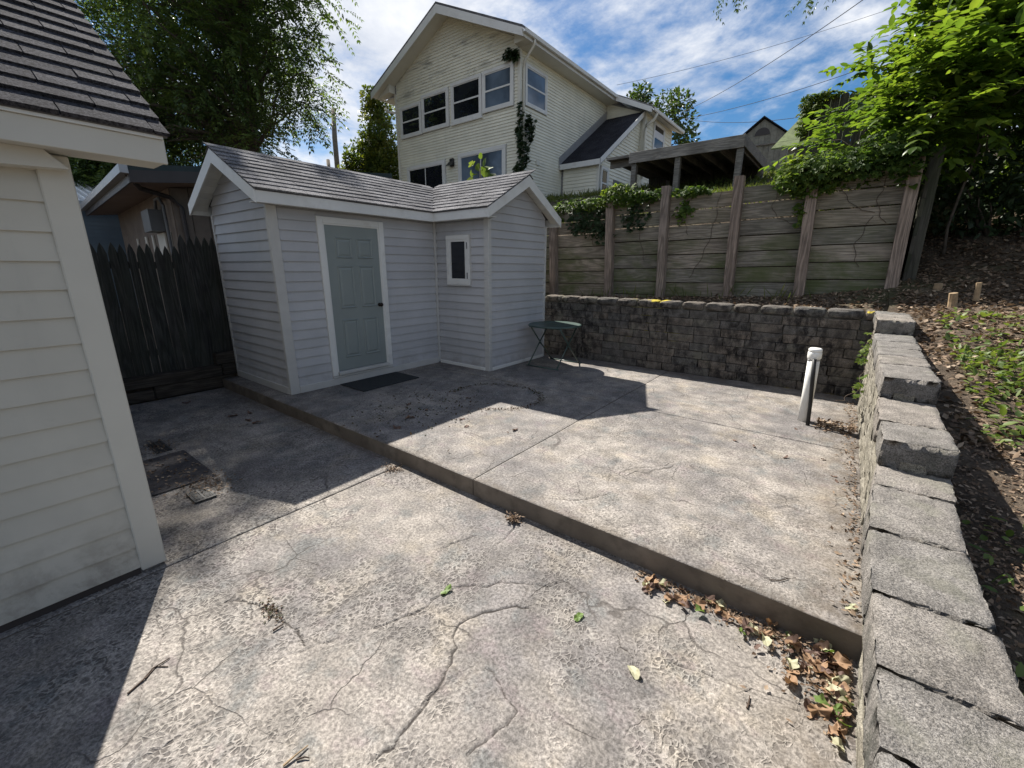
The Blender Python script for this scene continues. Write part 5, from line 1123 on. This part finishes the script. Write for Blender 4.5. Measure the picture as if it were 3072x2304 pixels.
vine('creeper_vine', 'reddish creeper sprig climbing the inner corner of the side wall', [((.26, 6.2, .78), (.05, .28, .22), 26), ((.27, 5.8, .45), (.04, .25, .15), 12)], 38, 'lf_vine', .055, [[(.30, 6.6, .95), (.28, 6.2, .75), (.27, 5.9, .5), (.24, 5.6, .33)], [(.27, 6.0, .5), (.2, 5.75, .35), (.1, 5.65, .28)]])
# broad leaved sprout behind the shed roof
rg = np.random.default_rng(41); bs = thing('broadleaf_sprout', (-6.38, 7.25, .9), 'bright yellow-green broad leaved sprout behind the shed roof ridge', 'plant')
part(bs, 'stem', tube([(-6.38, 7.25, .9), (-6.36, 7.25, 2.4), (-6.42, 7.2, 3.75)], [.03, .022, .01], 7), M['bark'], True)
P = np.array([(-6.40, 7.2, 3.50)])+rsphere(34, rg)*np.array([.26, .22, .34]); foliage(bs, 'foliage', hexleaves(P, rsphere(34, rg)+np.array([.2, -.4, -.3]), rsphere(34, rg)*.6+np.array([-.2, -.5, .7]), rg.uniform(.13, .22, 34), rg.uniform(.11, .19, 34)), M['lf_cover'])
# undergrowth behind the plank wall
def patch(name, label, cat_, pts, size, mat, seed, parent_kind='stuff', hexa=False, up=.5, aspect=.5):
    rg = np.random.default_rng(seed); n = len(pts); D = rg.normal(0, 1, (n, 3))*np.array([1, 1, .35])+np.array([0, 0, up])
    v, t = (hexleaves if hexa else leaves)(pts, D, rg.normal(0, .45, (n, 3))+np.array([0, 0, 1]), size*rg.uniform(.5, 1.4, n), size*aspect*rg.uniform(.6, 1.4, n))
    b = np.array([pts[:, 0].mean(), pts[:, 1].mean(), pts[:, 2].min()]); o = bpy.data.objects.new(name, fast_mesh(name, v-b, t, M[mat])); o.location = b; link(o); tag(o, label, cat_, None, parent_kind); return o
def scatter(n, x0, x1, y0, y1, rg, dens=None, dz=0.0):
    out = []
    while len(out) < n:
        x, y = rg.uniform(x0, x1), rg.uniform(y0, y1)
        if dens is not None and rg.uniform() > dens(x, y): continue
        z = terrain_h(x, y)
        if x > .6 and -1 < y < 14: z += .035*math.sin(3.1*x+1.7*y)*math.sin(2.3*y-x)
        out.append((x, y, z+dz+rg.uniform(0, .02)))
    return np.array(out)
rg = np.random.default_rng(50)
patch('undergrowth', 'rough grass and weeds behind the top of the plank wall', 'undergrowth', scatter(5200, -6.5, .5, 8.75, 12.4, rg), .16, 'grass', 51, up=1.1, aspect=.16)
patch('undergrowth', 'rough grass on the bank before the cream house', 'undergrowth', scatter(3800, -10.5, -2, 12.4, 20, rg), .24, 'grass', 52, up=1.1, aspect=.16)
patch('leaf_litter', 'brown leaf litter on the shaded terrace at the foot of the plank wall', 'leaf litter', scatter(2600, -4.6, .45, 7.36, 8.2, rg), .06, 'lf_lit', 53, up=.05, aspect=.6)
patch('leaf_litter', 'brown dry leaf litter covering the slope beside the side wall', 'leaf litter', scatter(22000, .52, 4.6, 3.6, 10.5, rg, None), .058, 'lf_lit', 54, up=.08, aspect=.6)
patch('leaf_litter', 'fine crushed leaf litter on the soil beside the lowest caps', 'leaf litter', scatter(14000, .48, 2.4, 1.2, 3.8, rg, None), .026, 'lf_lit', 59, up=.08, aspect=.55)
gd = lambda x, y: max(0., min(1, 1.5-abs(y-5.4)/1.3))*(.25+.75*(math.sin(2.7*x+1.1)*math.sin(2.3*y)+.6 > .25))
patch('ground_cover', 'low green weeds growing in sun on the slope beside the side wall', 'weeds', scatter(4200, .85, 4.0, 3.4, 7.0, rg, gd, .025), .062, 'lf_cover', 55, up=.35, aspect=.55, hexa=True)
patch('ground_cover', 'sparse green weeds growing beside the lowest caps of the side wall', 'weeds', scatter(90, .56, 1.1, 1.5, 2.9, rg, None, .03), .05, 'lf_cover', 56, up=.5, aspect=.5, hexa=True)
patch('dry_grass', 'short dry grass tuft on the sunny slope near the lower weeds', 'grass', scatter(420, 1.25, 1.9, 3.6, 4.4, rg), .12, 'grass', 57, up=1.3, aspect=.1)
patch('weed_stems', 'thin dry weed stems standing at the foot of the plank wall', 'weeds', scatter(60, -4.4, -.2, 7.7, 8.2, rg), .24, 'grass', 58, up=3.0, aspect=.06)
# overhanging twigs at the top of the picture
def spray(label, c, n, seed):
    rg = np.random.default_rng(seed); c = np.array(c, float); t = thing('hanging_branch', tuple(c+np.array([0, 0, 1.2])), label, 'branch')
    part(t, 'twig', tube([c+np.array([1.2, .8, 2.6]), c+np.array([.5, .3, 1.3]), c+np.array([0, 0, .15])], [.02, .012, .005], 6), M['bark'])
    P = c+rg.normal(0, 1, (n, 3))*np.array([.16, .16, .12])+np.array([0, 0, .15]); foliage(t, 'foliage', fronds(P, np.array([0, 0, -1])+rg.normal(0, .5, (n, 3)), np.full(n, .34), 5, .26, .09, rg, .2), M['lf_back'])
o_ = np.array([0, 0, CAM_H])
spray('drooping leafy branch tip hanging into the sky above the carport', o_+9*ray(2195, -5), 12, 61); spray('second drooping leafy branch tip hanging nearer the saplings', o_+9*ray(2445, -8), 14, 62)
# ------------------------------------------------------------------ stumps, leaves, twigs
def stump(x, y, h, r, lean, label):
    z = terrain_h(x, y)-.04; solo('cut_stump', tube([(x, y, z), (x+lean*.5, y, z+h*.5), (x+lean, y+lean*.4, z+h)], [r*1.15, r, r*.95], 10), M['stumpwood'], label, 'stump', 'cut stumps', smooth=False)
stump(1.02, 7.28, .20, .042, -.03, 'short thick pale cut stump on the leaf litter'); stump(1.22, 7.42, .27, .028, -.02, 'taller thin cut stump beside the thick pale one'); stump(.93, 7.95, .15, .045, -.01, 'shaded cut stump nearest the plank wall end post')
def leaf_mesh(seed, kind):
    rg = np.random.default_rng(seed); n = 30; ph, ph2 = rg.uniform(0, 6.28, 2); V = [(0, 0, 0)]; cu = rg.uniform(.35, .9); tw = rg.uniform(.15, .4)
    for ring in (.5, 1.0):
        for k in range(n):
            a = 2*math.pi*k/n
            if kind == 'maple': r = (.68+.32*(1-abs(math.sin(2.5*a))))*(1-.15*math.cos(a))
            else: r = .62+.38*abs(math.cos(a))
            r = (1-(1-r)*ring)*ring*rg.uniform(.95, 1.04); x, y = r*math.cos(a), r*math.sin(a)*(.95 if kind == 'maple' else .68)
            z = cu*(y*math.cos(ph)+x*.35*math.sin(ph))**2+tw*r*math.sin(2*a+ph2)+.10*r*math.sin(5*a+ph)+rg.normal(0, .025); V.append((x, y, z))
    F = [[0, 1+k, 1+(k+1) % n] for k in range(n)]+[[1+k, 1+n+k, 1+n+(k+1) % n, 1+(k+1) % n] for k in range(n)]
    v = np.array(V); v[:, 2] -= v[:, 2].min(); return v, F
LM = {}
for mk in ('leaf_tan', 'leaf_brown', 'leaf_pale', 'leaf_green'): LM[mk] = [mk_mesh('fallen_leaf', *leaf_mesh(100+i*7+len(mk), 'maple' if i % 2 == 0 else 'oval'), M[mk], True) for i in range(6)]
rr = random.Random(21)
def fallen(x, y, z, s, mk, label, group=None, tilt=.45, oval=False):
    o = bpy.data.objects.new('fallen_leaf', rr.choice(LM[mk][1::2] if oval else LM[mk])); o.location = (x, y, z); o.scale = (s, s, s*rr.uniform(.7, 1.5)); o.rotation_euler = (rr.uniform(-tilt, tilt), rr.uniform(-tilt, tilt), rr.uniform(0, 6.28)); link(o); tag(o, label, 'leaf', group); return o
# drift in the corner of step and side wall (positions read off the ground)
for i in range(130):
    t = rr.random()
    if i < 88:   # triangle in the corner
        x = .30-abs(rr.gauss(0, .10))-.02; y = YST-.02-rr.random()**1.3*(.62-max(0, (.3-x))*1.4)
        if y < 1.72: y = 1.72+rr.random()*.3
    else:        # tail along the step
        x = .05-rr.random()**.8*.72; y = YST-.03-rr.random()*(.11+.10*rr.random())
    mk = rr.choices(('leaf_tan', 'leaf_brown', 'leaf_pale', 'leaf_green'), (.40, .34, .17, .09))[0]; s = rr.uniform(.018, .046)
    lab = {'leaf_tan': 'tan curled dry leaf in the drift at the foot of the step', 'leaf_brown': 'brown curled dry leaf in the drift at the foot of the step', 'leaf_pale': 'pale withered leaf in the drift at the foot of the step', 'leaf_green': 'green leaf in the drift at the foot of the step'}[mk]
    fallen(x, y, -.149+(.012*rr.random() if i % 3 else .02), s, mk, lab, 'leaves drifted against the step', .7)
def pixleaf(u, v, z, s, mk, label, group=None, tilt=.3): p = on_z(u, v, z); fallen(p[0], p[1], z+.002, s, mk, label, group, tilt, True)
pixleaf(1340, 1773, -.15, .040, 'leaf_green', 'lone pale green leaf lying on a seam of the lower patio'); pixleaf(1735, 1853, -.15, .036, 'leaf_green', 'lone green leaf on the lower patio under the longest seam')
pixleaf(1903, 2020, -.15, .040, 'leaf_pale', 'lone pale leaf on the lower patio near the leaf drift'); pixleaf(2553, 1826, 0, .034, 'leaf_pale', 'yellowed curled leaf on the upper patio corner by the side wall')
for u, v in ((2357, 1373), (2500, 1430), (2510, 1445), (2470, 1380), (2262, 1340), (2205, 1322), (2387, 1288)): pixleaf(u, v, 0, rr.uniform(.02, .035), 'leaf_brown', 'single dry leaf scattered over the sunny upper patio', 'scattered leaves on the upper patio')
for u, v in ((1405, 1195), (1230, 1255), (1190, 1285), (1280, 1232), (1225, 1215), (1400, 1280), (1545, 1290), (1385, 1258)): pixleaf(u, v, 0, rr.uniform(.03, .055), 'leaf_brown', 'single dry leaf on the shaded upper patio before the shed door', 'leaves before the shed')
for u, v in ((750, 1240), (745, 1262), (700, 1250), (560, 1210), (770, 1270)): pixleaf(u, v, -.15, rr.uniform(.04, .06), 'leaf_brown', 'single dry leaf on the shaded lower patio below the picket fence', 'leaves below the fence')
def crumbs(label, pts, size, mat, seed): patch('leaf_crumbs', label, 'leaf litter', np.array(pts), size, mat, seed, up=.12, aspect=.55)
rg = np.random.default_rng(70)
crumbs('line of broken leaf bits along the foot of the side wall', [(.31-abs(rg.normal(0, .05)), y, .004+rg.uniform(0, .015)) for y in rg.uniform(2.4, 6.9, 420)], .03, 'lf_lit', 71)
crumbs('small heap of dry leaf bits behind the standpipe', [(rg.uniform(-.05, .31), 5.62+rg.normal(0, .09), .004+rg.uniform(0, .03)) for _ in range(300)], .045, 'lf_lit', 72)
crumbs('fine leaf crumbs filling the drift at the foot of the step', [(.30-abs(rg.normal(0, .16)), 2.28-abs(rg.normal(0, .18)), -.147+rg.uniform(0, .02)) for _ in range(520)]+[(rg.uniform(-.75, .1), 2.28-abs(rg.normal(0, .05)), -.147+rg.uniform(0, .012)) for _ in range(420)], .026, 'lf_lit', 73)
crumbs('ring of leaf dust left on the upper patio where a pot stood', [(-3.55+.62*math.cos(a)+rg.normal(0, .03), 4.25+.55*math.sin(a)+rg.normal(0, .03), .004+rg.uniform(0, .006)) for a in rg.uniform(-1.2, 3.6, 420)], .028, 'lf_dry', 74)
crumbs('thin scatter of leaf bits on the upper patio before the shed door', [(rg.normal(-3.9, .38), rg.normal(3.35, .42), .004+rg.uniform(0, .006)) for _ in range(320)], .032, 'lf_dry', 75)
crumbs('damp leaf bits gathered beside the nearer drain grate', [(rg.normal(-4.12, .12), rg.normal(1.02, .09), -.145+rg.uniform(0, .02)) for _ in range(220)], .028, 'lf_lit', 76)
crumbs('leaf bits scattered over the dark mat between the drains', [(rg.uniform(-5.1, -4.3), rg.uniform(.65, 1.12), -.142+rg.uniform(0, .006)) for _ in range(160)], .03, 'lf_lit', 81)
crumbs('damp leaf bits gathered beside the farther drain grate', [(rg.normal(-5.45, .14), rg.normal(1.0, .07), -.145+rg.uniform(0, .015)) for _ in range(130)], .026, 'lf_lit', 77)
q = on_z(1180, 1410, -.15); crumbs('tuft of seed husks at the foot of the step on the slab joint', [(q[0]+rg.normal(0, .05), q[1]+rg.normal(0, .04), -.146+rg.uniform(0, .02)) for _ in range(120)], .022, 'lf_lit', 78)
q = on_z(1540, 1562, -.15); crumbs('small round tangle of straw at the foot of the step', [(q[0]+rg.normal(0, .03), q[1]+rg.normal(0, .022), -.146+rg.uniform(0, .03)) for _ in range(130)], .028, 'lf_lit', 79)
q = on_z(815, 1835, -.15); crumbs('dark leaf crumbs lodged in a seam of the lower patio', [(q[0]+rg.normal(0, .05), q[1]+rg.normal(0, .02), -.147+rg.uniform(0, .006)) for _ in range(110)], .018, 'lf_dry', 80)
def twig(pix, z, r, label, mat='twig'):
    rg = random.Random(len(label)); pts = [on_z(u, v, z) for u, v in pix]; pts = [p+Z1*(r+.002+rg.uniform(0, .004)) for p in pts]; solo('twig', tube(pts, np.linspace(r, r*.5, len(pts)), 6), M[mat], label, 'twig')
twig([(385, 2085), (430, 2045), (460, 2010), (510, 1978)], -.15, .005, 'longer curved twig lying beside the shadow of the beige house'); twig([(437, 2040), (470, 2003), (505, 2003)], -.15, .004, 'short twig crossing the longer curved twig')
twig([(850, 2302), (890, 2270), (925, 2240)], -.15, .005, 'straw coloured twig at the edge of the lower patio slab', 'stumpwood'); twig([(890, 2282), (915, 2275), (928, 2277)], -.15, .004, 'dark forked twig touching the straw coloured twig')
twig([(820, 1895), (850, 1876)], -.15, .006, 'stubby dark twig piece near the crumb filled seam'); twig([(2240, 2128), (2247, 2105), (2248, 2092)], -.15, .004, 'little three pronged twig on the lower patio below the leaf drift'); twig([(2237, 2112), (2258, 2122)], -.15, .003, 'tiny prong lying across the three pronged twig')
twig([(2308, 1742), (2340, 1745), (2365, 1738), (2340, 1732)], 0, .003, 'thin looped stem on the upper patio near the corner')
